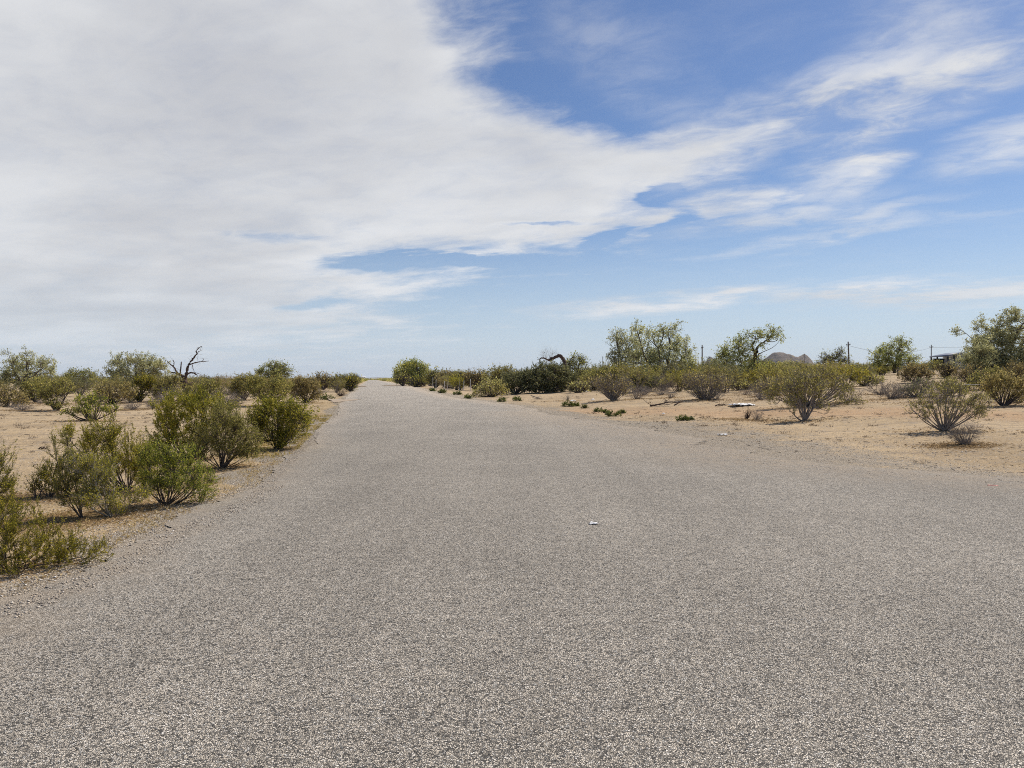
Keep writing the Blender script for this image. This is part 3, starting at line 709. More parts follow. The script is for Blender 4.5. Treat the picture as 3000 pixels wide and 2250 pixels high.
plant('thorn_thicket', 'bush', 'big dark dense thicket under the arched dead branch', GR, 1610, 1150,
      [(1610, 1108, 66, 44), (1565, 1115, 42, 36), (1660, 1112, 36, 38), (1610, 1086, 36, 18), (1632, 1084, 26, 12), (1600, 1135, 60, 16)], 'leaf_grey', 93, **{**mid, 'dens': 6.5, 'limbs': 60, 'brs': 420, 'up': 0.2, 'spread': 0.9})
def c4(x, y): return (1200 + x / 4.424, 980 + y / 4.424)
wood('dead_branch', 'thick dead branch arching over the big dark thicket', 'branch', 1652, 0, 82, [
    ([(1656, 1140), c4(2010, 450), c4(2005, 370), c4(1985, 310), c4(1945, 276), c4(1890, 292), c4(1850, 318), c4(1800, 335)], 6.5, 3.6),
    ([c4(1805, 335), c4(1770, 318), c4(1725, 303), c4(1690, 318), dpt(c4(1680, 385), 0.3)], 2.8, 1.0),
    ([c4(1850, 318), c4(1830, 300), c4(1815, 340)], 2.6, 1.4)], 'bark_dead', 94, twigs=26)
single('dry_shrub', 'shrub', 'pale wispy leafless stems sticking up behind the arched branch', 'dry leafless shrubs', 1606, 0, [(1606, 1044, 24, 22)], 95, Y=95, mat='bark_pale', limbs=22, brs=70, tws=3, stem_px=0.5)
plant('green_tree', 'tree', 'small fresh green tree beside the arched dead branch', TG, 1690, 0,
      [(1690, 1080, 32, 28), (1705, 1055, 16, 20), (1672, 1068, 18, 22), (1685, 1110, 36, 24), (1690, 1042, 8, 8)], 'leaf_fresh', 96, Y=84,
      trunks_px=[([(1690, 1145), (1688, 1110), (1695, 1070)], 3, 1.2), ([(1690, 1145), (1672, 1110), (1668, 1060)], 4, 2.0)], **{**tre, 'dens': 2.4})
big = {**tre, 'dens': 2.7, 'leaf_px': 1.5, 'brs': 380, 'limbs': 40, 'twpx': 14, 'up': 0.5}
plant('ironwood_tree', 'tree', 'tall many stemmed grey green tree, broadest crown beyond the sand', TG, 1945, 0,
      [(1905, 1010, 50, 50), (1960, 1000, 46, 48), (2005, 1030, 34, 42), (1868, 965, 14, 18), (1905, 975, 24, 16), (1965, 968, 30, 16), (2030, 1030, 16, 16), (1880, 1055, 44, 40), (1950, 1070, 66, 34), (2015, 1078, 34, 26), (1905, 1095, 46, 24), (1985, 1100, 44, 22)], 'leaf_tree', 97, Y=76,
      trunks_px=[([(1935, 1140), (1920, 1100), (1885, 1040)], 4, 1.6), ([(1940, 1140), (1938, 1090), (1925, 1020)], 4, 1.5), ([(1948, 1140), (1955, 1090), (1965, 1010)], 4, 1.5),
                 ([(1955, 1140), (1975, 1095), (2005, 1050)], 4, 1.4), ([(1962, 1140), (1990, 1105), (2030, 1060)], 3, 1), ([(1930, 1140), (1905, 1105), (1905, 1050)], 3, 1.2)], **big)
plant('ironwood_tree', 'tree', 'narrow upright grey green tree joined to the tall many stemmed one', TG, 1832, 0,
      [(1820, 1030, 32, 44), (1810, 985, 18, 18), (1840, 1050, 28, 36), (1795, 1050, 18, 30), (1850, 1000, 16, 30)], 'leaf_tree', 98, Y=80,
      trunks_px=[([(1832, 1140), (1825, 1090), (1810, 1020)], 3, 1), ([(1836, 1140), (1850, 1090), (1868, 1055)], 3.5, 1.5), ([(1834, 1140), (1835, 1090), (1830, 1030)], 3, 1)], **{**big, 'brs': 160})
plant(*CB, 'dark brown green bush at the foot of the tall tree', GR, 1880, 1147, [(1878, 1115, 28, 30), (1900, 1125, 24, 22), (1850, 1120, 20, 26)], 'leaf_grey', 99, **{**mid, 'dens': 4})
single('dry_shrub', 'shrub', 'mauve grey twiggy mound below the tall many stemmed tree', 'dry leafless shrubs', 1940, 1145, [(1940, 1123, 38, 20)], 100, limbs=50, brs=260, tws=4, stem_px=0.8)
plant(*CB, 'green olive bush filling the gap before the narrow tree', GR, 1785, 0, [(1785, 1100, 40, 26), (1755, 1105, 26, 22), (1815, 1095, 26, 24)], 'leaf_olive', 101, Y=72, **mid)
plant('low_plant', 'plant', 'yellow green low plant in shade before the big dark thicket', GR, 1702, 1150, [(1702, 1137, 24, 11), (1680, 1141, 14, 8)], 'leaf_pale', 102, **{**mid, 'dens': 4.5, 'limbs': 14})
plant('bare_shrub', 'shrub', 'vase shaped grey shrub with yellow tipped bare stems, front of tall trees', GR, 1797, 1173,
      [(1800, 1125, 44, 26), (1770, 1130, 34, 26), (1830, 1130, 24, 26), (1750, 1118, 24, 16), (1795, 1150, 40, 16)], 'leaf_brown', 103, stemm='twig_grey', **{**mid, 'dens': 0.8, 'limbs': 80, 'brs': 320, 'stem_px': 1.5})
plant('bare_shrub', 'shrub', 'vase shaped shrub with fan of grey stems under brown olive top', GR, 2065, 1170,
      [(2070, 1115, 48, 22), (2035, 1120, 30, 22), (2110, 1125, 28, 24), (2060, 1148, 52, 16), (2020, 1110, 14, 18)], 'leaf_brown', 104, stemm='twig_grey', **{**mid, 'dens': 1.1, 'limbs': 90, 'brs': 320, 'stem_px': 1.7, 'sag': 0.25})
wood('fallen_branch', 'sprawling dead branch with dark curled limbs lying on sand', 'branch', 1940, 1190, None, [
    ([(1905, 1192), (1925, 1188), (1945, 1184), (1952, 1178), (1945, 1170)], 2.6, 0.6), ([(1945, 1184), (1965, 1180), (1985, 1183), (2000, 1178)], 2.2, 0.6),
    ([(1910, 1190), (1898, 1184), (1885, 1173)], 1.0, 0.4), ([(1930, 1189), (1950, 1189), (1970, 1185)], 1.5, 0.5), ([(1975, 1190), (1985, 1185), (1992, 1180)], 2.2, 0.9),
    ([(1950, 1180), (1960, 1172), (1985, 1160)], 0.9, 0.3)], 'bark_dead', 105, twigs=40, dz=0.05)
wood('fallen_branch', 'short dark stick pile on sand near the white plastic sheet', 'branch', 2110, 1190, None,
     [([(2095, 1191), (2110, 1186), (2128, 1190)], 1.8, 0.6), ([(2100, 1188), (2115, 1190), (2124, 1185)], 1.4, 0.5)], 'bark_dead', 106, twigs=20, dz=0.03)
wood('fallen_branch', 'flat scatter of grey dead sticks before the big dark thicket', 'branch', 1580, 1170, None,
     [([(1555, 1160), (1575, 1166), (1590, 1172)], 1.6, 0.6), ([(1600, 1170), (1620, 1174)], 1.4, 0.6), ([(1560, 1166), (1580, 1170)], 1.0, 0.4)], 'twig_grey', 107, twigs=30, dz=0.03)
# hollow trunk tree
plant('hollow_tree', 'tree', 'tree with thick split dark trunk and leafy arm lifted to the sky', TG, 2205, 0,
      [(2145, 1030, 40, 26), (2165, 1000, 26, 18), (2115, 1040, 22, 18), (2120, 1060, 30, 22), (2208, 985, 24, 15), (2245, 974, 25, 17), (2264, 992, 20, 13), (2234, 1004, 24, 14), (2175, 1065, 44, 28), (2180, 1030, 18, 20), (2150, 1085, 50, 22), (2215, 1085, 34, 24)], 'leaf_fresh', 108, Y=72,
      trunks_px=[([(2205, 1145), (2208, 1090), (2214, 1050), (2212, 1030)], 8, 5.5), ([(2212, 1035), (2205, 1022), (2206, 1005)], 4.4, 2.2), ([(2213, 1035), (2220, 1015), (2236, 1002), (2255, 992)], 3.6, 1.0),
                 ([(2206, 1008), (2212, 990), (2208, 980)], 2, 0.8), ([(2190, 1140), (2150, 1080), (2120, 1060), (2105, 1045)], 4, 1.4), ([(2195, 1140), (2175, 1080), (2165, 1020)], 3.2, 1), ([(2214, 1050), (2225, 1035)], 3.2, 1.6)], **{**big, 'dens': 2.6, 'brs': 340})
plant('thorn_thicket', 'bush', 'dark grey tangled thicket at the split trunk\'s foot', GR, 2190, 1132, [(2185, 1108, 34, 26), (2155, 1100, 20, 28), (2210, 1112, 20, 20)], 'leaf_grey', 109, **{**mid, 'limbs': 50, 'brs': 200, 'dens': 3})
plant('green_tree', 'tree', 'low green tree in front of the rocky hill', TG, 2240, 0, [(2232, 1078, 34, 20), (2220, 1062, 18, 16), (2258, 1076, 18, 14)], 'leaf_mesq', 110, Y=78, trunks_px=[([(2236, 1130), (2238, 1080)], 2.6, 1.2)], **tre)
plant('low_plant', 'plant', 'yellow green plants on sand before the dark tangled thicket', GR, 2165, 1143, [(2160, 1132, 36, 10), (2205, 1134, 20, 10)], 'leaf_pale', 111, **{**mid, 'limbs': 18})
plant(*CB, 'wide creosote with low grey tangled branches behind the vase shaped one', GR, 2360, 1192,
      [(2360, 1110, 80, 38), (2290, 1125, 50, 32), (2440, 1115, 52, 36), (2480, 1140, 36, 26), (2260, 1150, 36, 18), (2380, 1096, 46, 16), (2270, 1175, 40, 10), (2460, 1172, 44, 12)], 'leaf_olive', 112, stemm='twig_grey',
      **{**mid, 'limbs': 80, 'brs': 380, 'dens': 1.9, 'stem_px': 1.8, 'sag': 0.25})
plant(*CB, 'vase shaped creosote with several bare forked trunks at the sand track', GR, 2357, 1232,
      [(2355, 1130, 56, 38), (2315, 1140, 30, 34), (2400, 1135, 32, 34), (2370, 1102, 34, 16), (2330, 1178, 34, 16), (2410, 1185, 20, 16), (2420, 1205, 16, 8), (2312, 1205, 12, 8)], 'leaf_olive', 113, stemm='twig_grey',
      **{**near, 'limbs': 16, 'brs': 240, 'stem_px': 2.8, 'dens': 2.3, 'leaf_px': 1.4, 'twpx': 16})
single('dry_shrub', 'shrub', 'small dark fan of dry stalks by the sand track', 'dry leafless shrubs', 2185, 1228, [(2192, 1207, 16, 18)], 114, mat='bark_dead', limbs=34, brs=40, tws=2, stem_px=0.9)
single('dry_shrub', 'shrub', 'faint grey twig clump touching the dark dry fan', 'dry leafless shrubs', 2215, 1231, [(2218, 1217, 20, 13)], 115, limbs=26, brs=60, tws=3, stem_px=0.6)
plant('twiggy_tree', 'tree', 'thin topped twiggy tree between the hill and the tallest pole', TG, 2440, 0, [(2435, 1060, 34, 20), (2455, 1035, 16, 18), (2420, 1050, 18, 14), (2470, 1060, 16, 16)], 'leaf_mesq', 116, Y=95,
      trunks_px=[([(2440, 1120), (2440, 1070), (2455, 1030)], 2.2, 0.8)], **{**tre, 'dens': 1.6})
plant('grey_tree', 'tree', 'soft greyish tree standing right below the second hill top', TG, 2310, 0, [(2310, 1074, 34, 12), (2330, 1070, 20, 9), (2290, 1074, 18, 9)], 'leaf_pale', 117, Y=110, trunks_px=[([(2308, 1110), (2310, 1075)], 2.2, 1)], **{**tre, 'brs': 120})
plant('mesquite_tree', 'tree', 'drooping dark green tree near the open sided shed', TG, 2619, 0,
      [(2610, 1035, 40, 32), (2575, 1045, 30, 26), (2645, 1025, 22, 26), (2625, 1005, 20, 16), (2590, 1015, 20, 14), (2660, 1060, 28, 24), (2640, 1000, 18, 12), (2560, 1064, 20, 18), (2600, 1068, 44, 18), (2680, 1072, 18, 14)], 'leaf_mesq', 118, Y=84,
      trunks_px=[([(2619, 1092), (2612, 1065), (2590, 1045)], 4, 1.5), ([(2621, 1092), (2630, 1050), (2640, 1015)], 4, 1.2)], **{**tre, 'dens': 3.0, 'up': -0.1, 'brs': 260})
plant('small_tree', 'tree', 'tiny round tree on one short trunk before the shed', TG, 2735, 0, [(2735, 1070, 22, 11), (2722, 1074, 14, 8)], 'leaf_olive', 119, Y=78, trunks_px=[([(2735, 1098), (2735, 1072)], 2.2, 1.4)], **{**tre, 'brs': 70, 'dens': 4})
plant('large_tree', 'tree', 'large spreading tree, tallest of all, cut by the picture edge', TG, 2950, 0,
      [(2950, 1010, 60, 50), (2900, 1030, 50, 40), (2985, 960, 40, 44), (2970, 920, 22, 20), (2860, 1010, 34, 30), (2840, 965, 18, 14), (2915, 950, 30, 24), (3040, 1000, 60, 60), (2840, 1045, 42, 30), (3020, 930, 36, 36), (2880, 1075, 64, 30), (2960, 1080, 66, 36), (2835, 1072, 34, 22), (3010, 1075, 40, 40), (2900, 1105, 50, 22), (2975, 1110, 50, 26), (2930, 1040, 70, 40)], 'leaf_tree', 120, Y=62,
      trunks_px=[([(2950, 1135), (2948, 1090), (2935, 1050), (2905, 1010)], 6, 2), ([(2952, 1135), (2960, 1080), (2975, 1000), (2985, 950)], 5.5, 1.6), ([(2955, 1135), (2990, 1080), (3030, 1020)], 5, 1.6), ([(2945, 1135), (2915, 1090), (2870, 1050)], 4, 1.4)],
      **{**big, 'brs': 820, 'limbs': 70, 'dens': 4.6, 'leaf_px': 1.5})
plant(*CB, 'dark bush with many upright bare stems below the largest tree', GR, 2940, 1189,
      [(2940, 1140, 50, 34), (2910, 1130, 34, 34), (2985, 1140, 44, 38), (2945, 1115, 40, 24)], 'leaf_brown', 121, **{**mid, 'limbs': 44, 'brs': 240, 'stem_px': 1.6})
plant(*CB, 'tangled brown bush under the low limbs of the largest tree', GR, 2850, 1128, [(2850, 1100, 40, 24), (2815, 1098, 24, 18), (2880, 1105, 34, 22)], 'leaf_brown', 122, **{**mid, 'limbs': 40, 'dens': 2.4})
plant(*CB, 'grey brown round bush near the tiny round tree', GR, 2770, 1108, [(2770, 1088, 20, 18), (2785, 1090, 12, 14)], 'leaf_brown', 123, **mid)
plant(*CB, 'feathery brown bush between two dark posts', GR, 2685, 1122, [(2685, 1092, 36, 22), (2660, 1100, 24, 20), (2710, 1100, 22, 18)], 'leaf_brown', 124, **mid)
plant('bare_shrub', 'shrub', 'grey shrub with one black crooked stem on a low sand bank', GR, 2690, 1163, [(2690, 1138, 30, 22), (2710, 1130, 24, 20), (2660, 1148, 26, 14)], 'leaf_grey', 125, stemm='twig_grey', **{**mid, 'dens': 1.4, 'limbs': 40})
single('dry_shrub', 'shrub', 'low mauve grey shrub on the sand bank', 'dry leafless shrubs', 2610, 1168, [(2610, 1148, 34, 18), (2640, 1153, 26, 14)], 126, limbs=50, brs=180, tws=3)
plant(*CB, 'dark olive bush at the end of the wide creosote', GR, 2530, 1132, [(2530, 1110, 36, 20), (2505, 1098, 24, 20), (2560, 1115, 24, 16)], 'leaf_olive', 127, **mid)
plant(*CB, 'open airy creosote with splayed bare stems nearest the gravel apron', GR, 2768, 1262,
      [(2745, 1170, 52, 36), (2810, 1165, 52, 38), (2700, 1195, 34, 26), (2860, 1180, 36, 34), (2770, 1138, 46, 22), (2690, 1215, 26, 14), (2870, 1215, 26, 20), (2780, 1205, 70, 24)], 'leaf_olive', 128, stemm='twig_grey',
      **{**near, 'dens': 1.35, 'limbs': 40, 'brs': 300, 'stem_px': 2.2, 'leaf_px': 1.4, 'twpx': 16, 'spread': 0.5})
single('dry_shrub', 'shrub', 'small grey brown dry shrub in front of the open airy creosote', 'dry leafless shrubs', 2832, 1303, [(2835, 1272, 40, 28), (2800, 1278, 16, 22)], 129, limbs=40, brs=200, tws=4, stem_px=1.3)
plant(*CB, 'olive bush behind the grey shrubs on the sand bank', GR, 2765, 1150, [(2765, 1128, 30, 18), (2800, 1138, 40, 14), (2830, 1142, 34, 10)], 'leaf_olive', 130, **mid)
plant('bare_shrub', 'shrub', 'grey stemmed shrub between the split trunk tree and wide creosote', GR, 2262, 1160, [(2265, 1135, 40, 22), (2235, 1145, 24, 14)], 'leaf_brown', 131, stemm='twig_grey', **{**mid, 'dens': 1.8, 'limbs': 40})

plant(*CB, 'dense twiggy brown bush filling the shade beneath the largest tree', GR, 2965, 1135, [(2965, 1100, 44, 34), (2995, 1095, 30, 36), (2930, 1108, 30, 24)], 'leaf_brown', 132, **{**mid, 'limbs': 50, 'brs': 240, 'dens': 2.6})
plant(*CB, 'olive tangled bush leaning out below the largest tree toward the shed', GR, 2895, 1140, [(2890, 1112, 36, 24), (2862, 1122, 26, 14), (2915, 1108, 26, 28)], 'leaf_olive', 133, **{**mid, 'limbs': 40, 'brs': 200, 'dens': 2.6})

# small green weeds on the verge
WE = [(1268, 1146, 8, 'tiny dark weed, farthest up the verge'), (1295, 1152, 12, 'spiky weed, second along the sandy verge'), (1342, 1157, 12, 'sprawling weed by the verge, third from the far end'),
      (1372, 1168, 12, 'squat weed at the foot of the pale green shrub'), (1470, 1177, 14, 'dark green weed alone on the sand before grey thicket'), (1515, 1175, 16, 'two lobed weed on sand before the big dark thicket'),
      (1663, 1191, 22, 'flat bright green weed patch at the gravel edge'), (1687, 1190, 9, 'small upright weed touching the flat bright patch'), (1713, 1196, 11, 'low dark weed just past the flat bright patch'),
      (1752, 1207, 16, 'thin creeping weed at the asphalt edge'), (1797, 1220, 26, 'largest green weed on the gravel, with rounded lobes'), (1775, 1210, 9, 'little weed sprig beside the largest weed'),
      (1823, 1211, 9, 'pale weed sprig past the largest weed'), (1998, 1233, 24, 'lone bushy weed on gravel before the sprawling dead branch'), (2022, 1231, 9, 'grey dry weed beside the lone bushy weed')]
for k, (u, v, w, lab) in enumerate(WE):
    plant('weed', 'weed', lab, 'small green weeds', u, v, [(u, v - w * .3, w * .6, w * .28), (u + w * .5, v - w * .22, w * .4, w * .2), (u - w * .5, v - w * .2, w * .4, w * .18)], 'weed' if k != 14 else 'leaf_grey', 200 + k,
          dens=9, limbs=10, brs=36, tws=3, stem_px=0.5, twpx=4, leaf_px=1.4)
single('dry_shrub', 'shrub', 'upright straw coloured dry tuft behind the flat bright weed', 'dry leafless shrubs', 1663, 1174, [(1663, 1163, 11, 10)], 220, mat='bark_pale', limbs=26, brs=20, tws=2, stem_px=0.5)

# ------------------------------------------------------------------ belts of farther scrub: copies of a few plants
def proto(seed, H, W, lm, sm, n_leaf=3400, leaf=0.06, limbs=22, kind='bush'):
    rng = np.random.default_rng(seed)
    lob = [(0, 0, .55 * H, .42 * W, .42 * W, .38 * H, 1.0)]
    for k in range(6):
        a = rng.random() * 6.28
        lob.append((math.cos(a) * W * .27, math.sin(a) * W * .27, H * rng.uniform(.45, .85), W * .2, W * .2, H * .19, .25))
    st, lf = grow(seed, lob, 0.08 * W, limbs, 110, 3, n_leaf, leaf, 0.022, tw_len=0.28, up=0.5, spread=0.6)
    return make_mesh('scrub_stems', st[0], st[1], M[sm]), make_mesh('scrub_foliage', lf[0], lf[1], M[lm], lf[2])
PR = [proto(300 + k, 1.6 + 0.15 * (k % 3), 2.3, lm, sm) for k, (lm, sm) in enumerate(
    [('leaf_olive', 'stem_dark'), ('leaf_brown', 'twig_grey'), ('leaf_olive', 'twig_grey'), ('leaf_green', 'stem_dark'), ('leaf_brown', 'stem_dark'), ('leaf_grey', 'twig_grey'), ('leaf_mesq', 'bark')])]
def copy_scrub(k, p, sc, rz, label, group):
    st, fo = PR[k]
    r = root('scrub_bush', label, 'bush', tuple(p), group)
    r.scale = sc; r.rotation_euler = (0, 0, rz)
    link('stems', st, r); link('foliage', fo, r)
rng = np.random.default_rng(99)
def belt(n, ur, Yr, ok, label, group, hs=(0.8, 1.35), vmin=1060, ks=(0, 1, 2, 3, 4, 5), wts=None):
    c = 0; tries = 0
    while c < n and tries < n * 30:
        tries += 1
        Y = math.exp(rng.uniform(math.log(Yr[0]), math.log(Yr[1]))); u = rng.uniform(*ur)
        p = at(u, Y)
        if not ok(rel_of(p[0], p[1]), along(p[0], p[1])): continue
        s = rng.uniform(*hs); w = s * rng.uniform(0.9, 1.4)
        s = min(s, max(0.45, (EYE + (V0 - vmin + rng.uniform(-10, 6)) * Y / F - p[2]) / 1.75)); w = min(w, s * 1.7)
        copy_scrub(rng.choice(ks, p=wts), p - np.array([0, 0, 0.03]), (w, w, s), rng.uniform(0, 6.28), label, group)
        c += 1
belt(76, (-160, 900), (62, 150), lambda r, s: r < -5.5, 'one of many olive scrub bushes filling the flat behind dead tree and its neighbours', 'scrub belt beyond the dead tree', (0.9, 1.3), 1100)
belt(34, (880, 1080), (85, 300), lambda r, s: -16 < r < -3.6, 'one of the olive bushes lining the far roadside past the dark round bush', 'scrub lining the far road on the dead tree side', (0.75, 1.15), 1098)
belt(26, (1100, 1260), (170, 330), lambda r, s: 9.3 < r < 40, 'one of the bushes lining the far roadside around the blooming tree', 'scrub lining the far road on the blooming tree side', (0.8, 1.3), 1095)
belt(38, (1250, 1760), (106, 170), lambda r, s: r > 11, 'one of many scrub bushes massed behind the fence posts and dark thickets', 'scrub belt behind the fence posts', (1.1, 1.7), 1080)
belt(66, (1720, 2560), (60, 120), lambda r, s: r > 18 and s * 1.0 + r * 0.3 > 74, 'one of many olive scrub bushes massed between the tall trees and below the hill', 'scrub belt below the rocky hill', (0.9, 1.6), 1064)
belt(34, (2480, 3120), (76, 150), lambda r, s: r > 40 and not (2735 < U0 + F * (r * ND[0] + s * TD[0]) / (r * ND[1] + s * TD[1]) < 2830), 'one of many scrub bushes on the rise around the shed', 'scrub belt around the shed', (0.8, 1.25), 1064)

for k, (u, v) in enumerate([(1860, 1150), (1905, 1144), (1985, 1147), (2015, 1142), (2095, 1145), (2130, 1139), (2120, 1150), (2235, 1140), (2275, 1143), (2305, 1136), (2005, 1132), (1730, 1144), (1760, 1138), (2075, 1132), (2480, 1138), (2440, 1132)]):
    sc = rng.uniform(0.95, 1.45)
    copy_scrub(int(rng.integers(0, 6)), ground_hit(u, v) - np.array([0, 0, 0.03]), (sc * 1.2, sc * 1.2, sc), rng.uniform(0, 6.28),
               'one of many olive scrub bushes massed between the tall trees and below the hill', 'scrub belt below the rocky hill')

DP = []
for k in range(3):
    st, _ = grow(400 + k, [(0, 0, .34, .5, .5, .3), (.2, .1, .4, .3, .3, .25), (-.25, 0, .3, .3, .3, .22)], 0.1, 34, 120, 3, 0, .01, 0.011, tw_len=0.16, up=0.3, spread=0.7)
    DP.append(make_mesh('dry_shrub', st[0], st[1], M['twig_grey' if k < 2 else 'bark_pale'], smooth=True))
c = 0
while c < 46:
    u = rng.uniform(-60, 3060); v = rng.uniform(1140, 1186) if u < 900 else rng.uniform(1134, 1180)
    p = ground_hit(u, v); r = rel_of(p[0], p[1])
    if -4.5 < r < 17: continue
    o = link('dry_shrub', DP[rng.integers(0, 3)], None, tuple(p - np.array([0, 0, .02])))
    sc = rng.uniform(0.7, 1.6); o.scale = (sc * rng.uniform(.9, 1.4), sc, sc * rng.uniform(.7, 1.1)); o.rotation_euler = (0, 0, rng.uniform(0, 6.28))
    tag(o, 'one of the small dry grey shrubs dotted along the front of the scrub', 'shrub', 'small dry shrubs along the scrub edge'); c += 1

# distant scrub nobody could count: one sheet of clumps
def far_scrub():
    rng = np.random.default_rng(123)
    n = 2600; Y = np.exp(rng.uniform(math.log(190), math.log(2600), n)); az = rng.uniform(-0.80, 0.80, n)
    X = Y * np.tan(az)
    # thicker along both road verges and across the point where the road gives out
    s1 = np.exp(rng.uniform(math.log(230), math.log(1000), 420)); r1 = np.where(rng.random(420) < 0.5, rng.uniform(-16, -3.4, 420), rng.uniform(9.4, 22, 420))
    s2 = rng.uniform(1010, 1500, 260); r2 = rng.uniform(-40, 60, 260)
    s1 = np.concatenate([s1, s2]); r1 = np.concatenate([r1, r2])
    X = np.concatenate([X, s1 * TD[0] + r1 * ND[0]]); Y = np.concatenate([Y, s1 * TD[1] + r1 * ND[1]])
    r = rel_of(X, Y); ok = (r < -3.3) | (r > 9.3) | (Y > 1000)
    X, Y = X[ok], Y[ok]; n = len(X); Z = terrain(X, Y)
    k = 46
    h = rng.uniform(0.9, 2.1, n)
    d = norm(rng.normal(size=(n, k, 3))); rad = rng.random((n, k, 1)) ** 0.4
    sc = np.stack([h * 1.1, h * 1.1, h * 0.52], -1)[:, None, :]
    P = np.stack([X, Y, Z + h * 0.5], -1)[:, None, :] + d * rad * sc
    P = P.reshape(-1, 3); s = (0.3 + 0.35 * rng.random(n * k)) * np.repeat(1 + Y / 900, k)
    v, q = leaf_quads(P, rng.normal(size=P.shape) + np.array([0, 0, 0.5]), s, s * 0.55, rng)
    t = np.clip(np.repeat(rng.random(n), k) * 0.7 + 0.15 + 0.15 * rng.normal(size=n * k), 0, 1)
    tag(link('distant_scrub', make_mesh('distant_scrub', v, q, M['leaf_olive'], t)), 'olive desert scrub merging into a thin line at the horizon', 'scrub', kind='stuff')
far_scrub()

# ------------------------------------------------------------------ ground stuff
def blades():
    rng = np.random.default_rng(21); Ps = []
    def strip(n, s0, s1, o0, o1):
        s = rng.uniform(s0, s1, n); o = o0 + (o1 - o0) * rng.random(n) ** 1.3
        r = edge_left(s) - o
        k = wave(s * 1.0, r * 2, 0.35) + 0.5 * rng.normal(size=n) > -0.1
        return np.stack([s * TD[0] + r * ND[0], s * TD[1] + r * ND[1]], 1)[k]
    Ps.append(strip(9000, 11, 34, 0.02, 1.6)); Ps.append(strip(6000, 6, 13, 0.25, 2.2)); Ps.append(strip(3500, 34, 60, 0.1, 2.5))
    P = np.concatenate(Ps); n = len(P)
    P = np.c_[P, terrain(P[:, 0], P[:, 1])]
    L = rng.uniform(0.025, 0.085, n); D = norm(rng.normal(size=(n, 3)) * np.array([1, 1, 0.35]) + np.array([0, 0, 0.45]))
    v, q = leaf_quads(P, D, L, np.full(n, 0.006) + L * 0.05, rng)
    s = along(P[:, 0], P[:, 1])
    tag(link('dry_grass', make_mesh('dry_grass', v, q, M['straw'], np.clip(rng.normal(0.5, 0.25, n), 0, 1))), 'straw coloured dry grass along the asphalt edge', 'grass', kind='stuff')
    # greener sprigs mixed in
    P = np.concatenate([strip(5200, 15, 32, 0.02, 1.2)]); n = len(P); P = np.c_[P, terrain(P[:, 0], P[:, 1])]
    L = rng.uniform(0.04, 0.12, n); D = norm(rng.normal(size=(n, 3)) * np.array([1, 1, 0.4]) + np.array([0, 0, 0.5]))
    v, q = leaf_quads(P, D, L, L * 0.3, rng)
    tag(link('green_grass', make_mesh('green_grass', v, q, M['verge'], np.clip(rng.normal(0.6, 0.25, n), 0, 1))), 'sparse yellow green grass along the asphalt edge', 'grass', kind='stuff')
blades()

def litter_and_twigs():
    rng = np.random.default_rng(22); Ps = []
    bases = [(o.location.x, o.location.y, o.name) for o in bpy.data.objects if o.parent is None and o.get('category') in ('bush', 'shrub') and o.name.split('.')[0] != 'scrub_bush' and o.location.y < 60]
    for x, y, nm in bases:
        n = int(4500 if y < 18 else 1100)
        sd = 0.42 if y < 18 else 0.8
        Ps.append(np.stack([x - 0.25 + rng.normal(size=n) * sd, y - 0.1 + rng.normal(size=n) * sd * 0.8], 1))
    P = np.concatenate(Ps); r = rel_of(P[:, 0], P[:, 1]); s = along(P[:, 0], P[:, 1])
    P = P[(r < edge_left(s) - 0.05) | (r > edge_right(s) + 0.3)]
    n = len(P); P = np.c_[P, terrain(P[:, 0], P[:, 1]) + 0.004]
    L = rng.uniform(0.012, 0.055, n) * np.clip(P[:, 1] / 12, 0.8, 1.9)
    D = norm(rng.normal(size=(n, 3)) * np.array([1, 1, 0.18]))
    v, q = leaf_quads(P, D, L, L * rng.uniform(0.12, 0.45, n), rng)
    tag(link('leaf_litter', make_mesh('leaf_litter', v, q, M['litter'], np.clip(rng.normal(0.45, 0.3, n), 0, 1))), 'brown leaf litter and bits of twig under the bushes', 'litter', kind='stuff')
litter_and_twigs()

def debris():
    rng = np.random.default_rng(31)
    n = 9000
    Y = np.exp(rng.uniform(math.log(9), math.log(62), n)); u = rng.uniform(-100, 3100, n)
    X = (u - U0) / F * Y; r = rel_of(X, Y); s = along(X, Y)
    ok = ((r < edge_left(s) - 1.0) | (r > edge_right(s) + 1.2)) & (wave(X, Y, 1.6) + 0.6 * wave(X, Y, 5) + 0.7 * rng.normal(size=n) > 0.55)
    X, Y = X[ok], Y[ok]; n = len(X)
    P = np.c_[X, Y, terrain(X, Y) + 0.006]
    L = rng.uniform(0.04, 0.22, n) * np.clip(Y / 25, 0.6, 1.4)
    D = norm(rng.normal(size=(n, 3)) * np.array([1, 1, 0.14]) + np.array([0, 0, 0.06]))
    TP = np.stack([P, P + D * L[:, None] * 0.5 + rng.normal(size=P.shape) * L[:, None] * 0.06, P + D * L[:, None]], 1); TP[..., 2] = np.maximum(TP[..., 2], P[:, None, 2])
    v, q = tubes(TP, (0.0025 + 0.00016 * Y)[:, None] * np.array([[1, .8, .5]]), 3)
    tag(link('dry_twigs', make_mesh('dry_twigs', v, q, M['bark'])), 'thin dry twigs and stalks strewn over the sand', 'debris', kind='stuff')
debris()

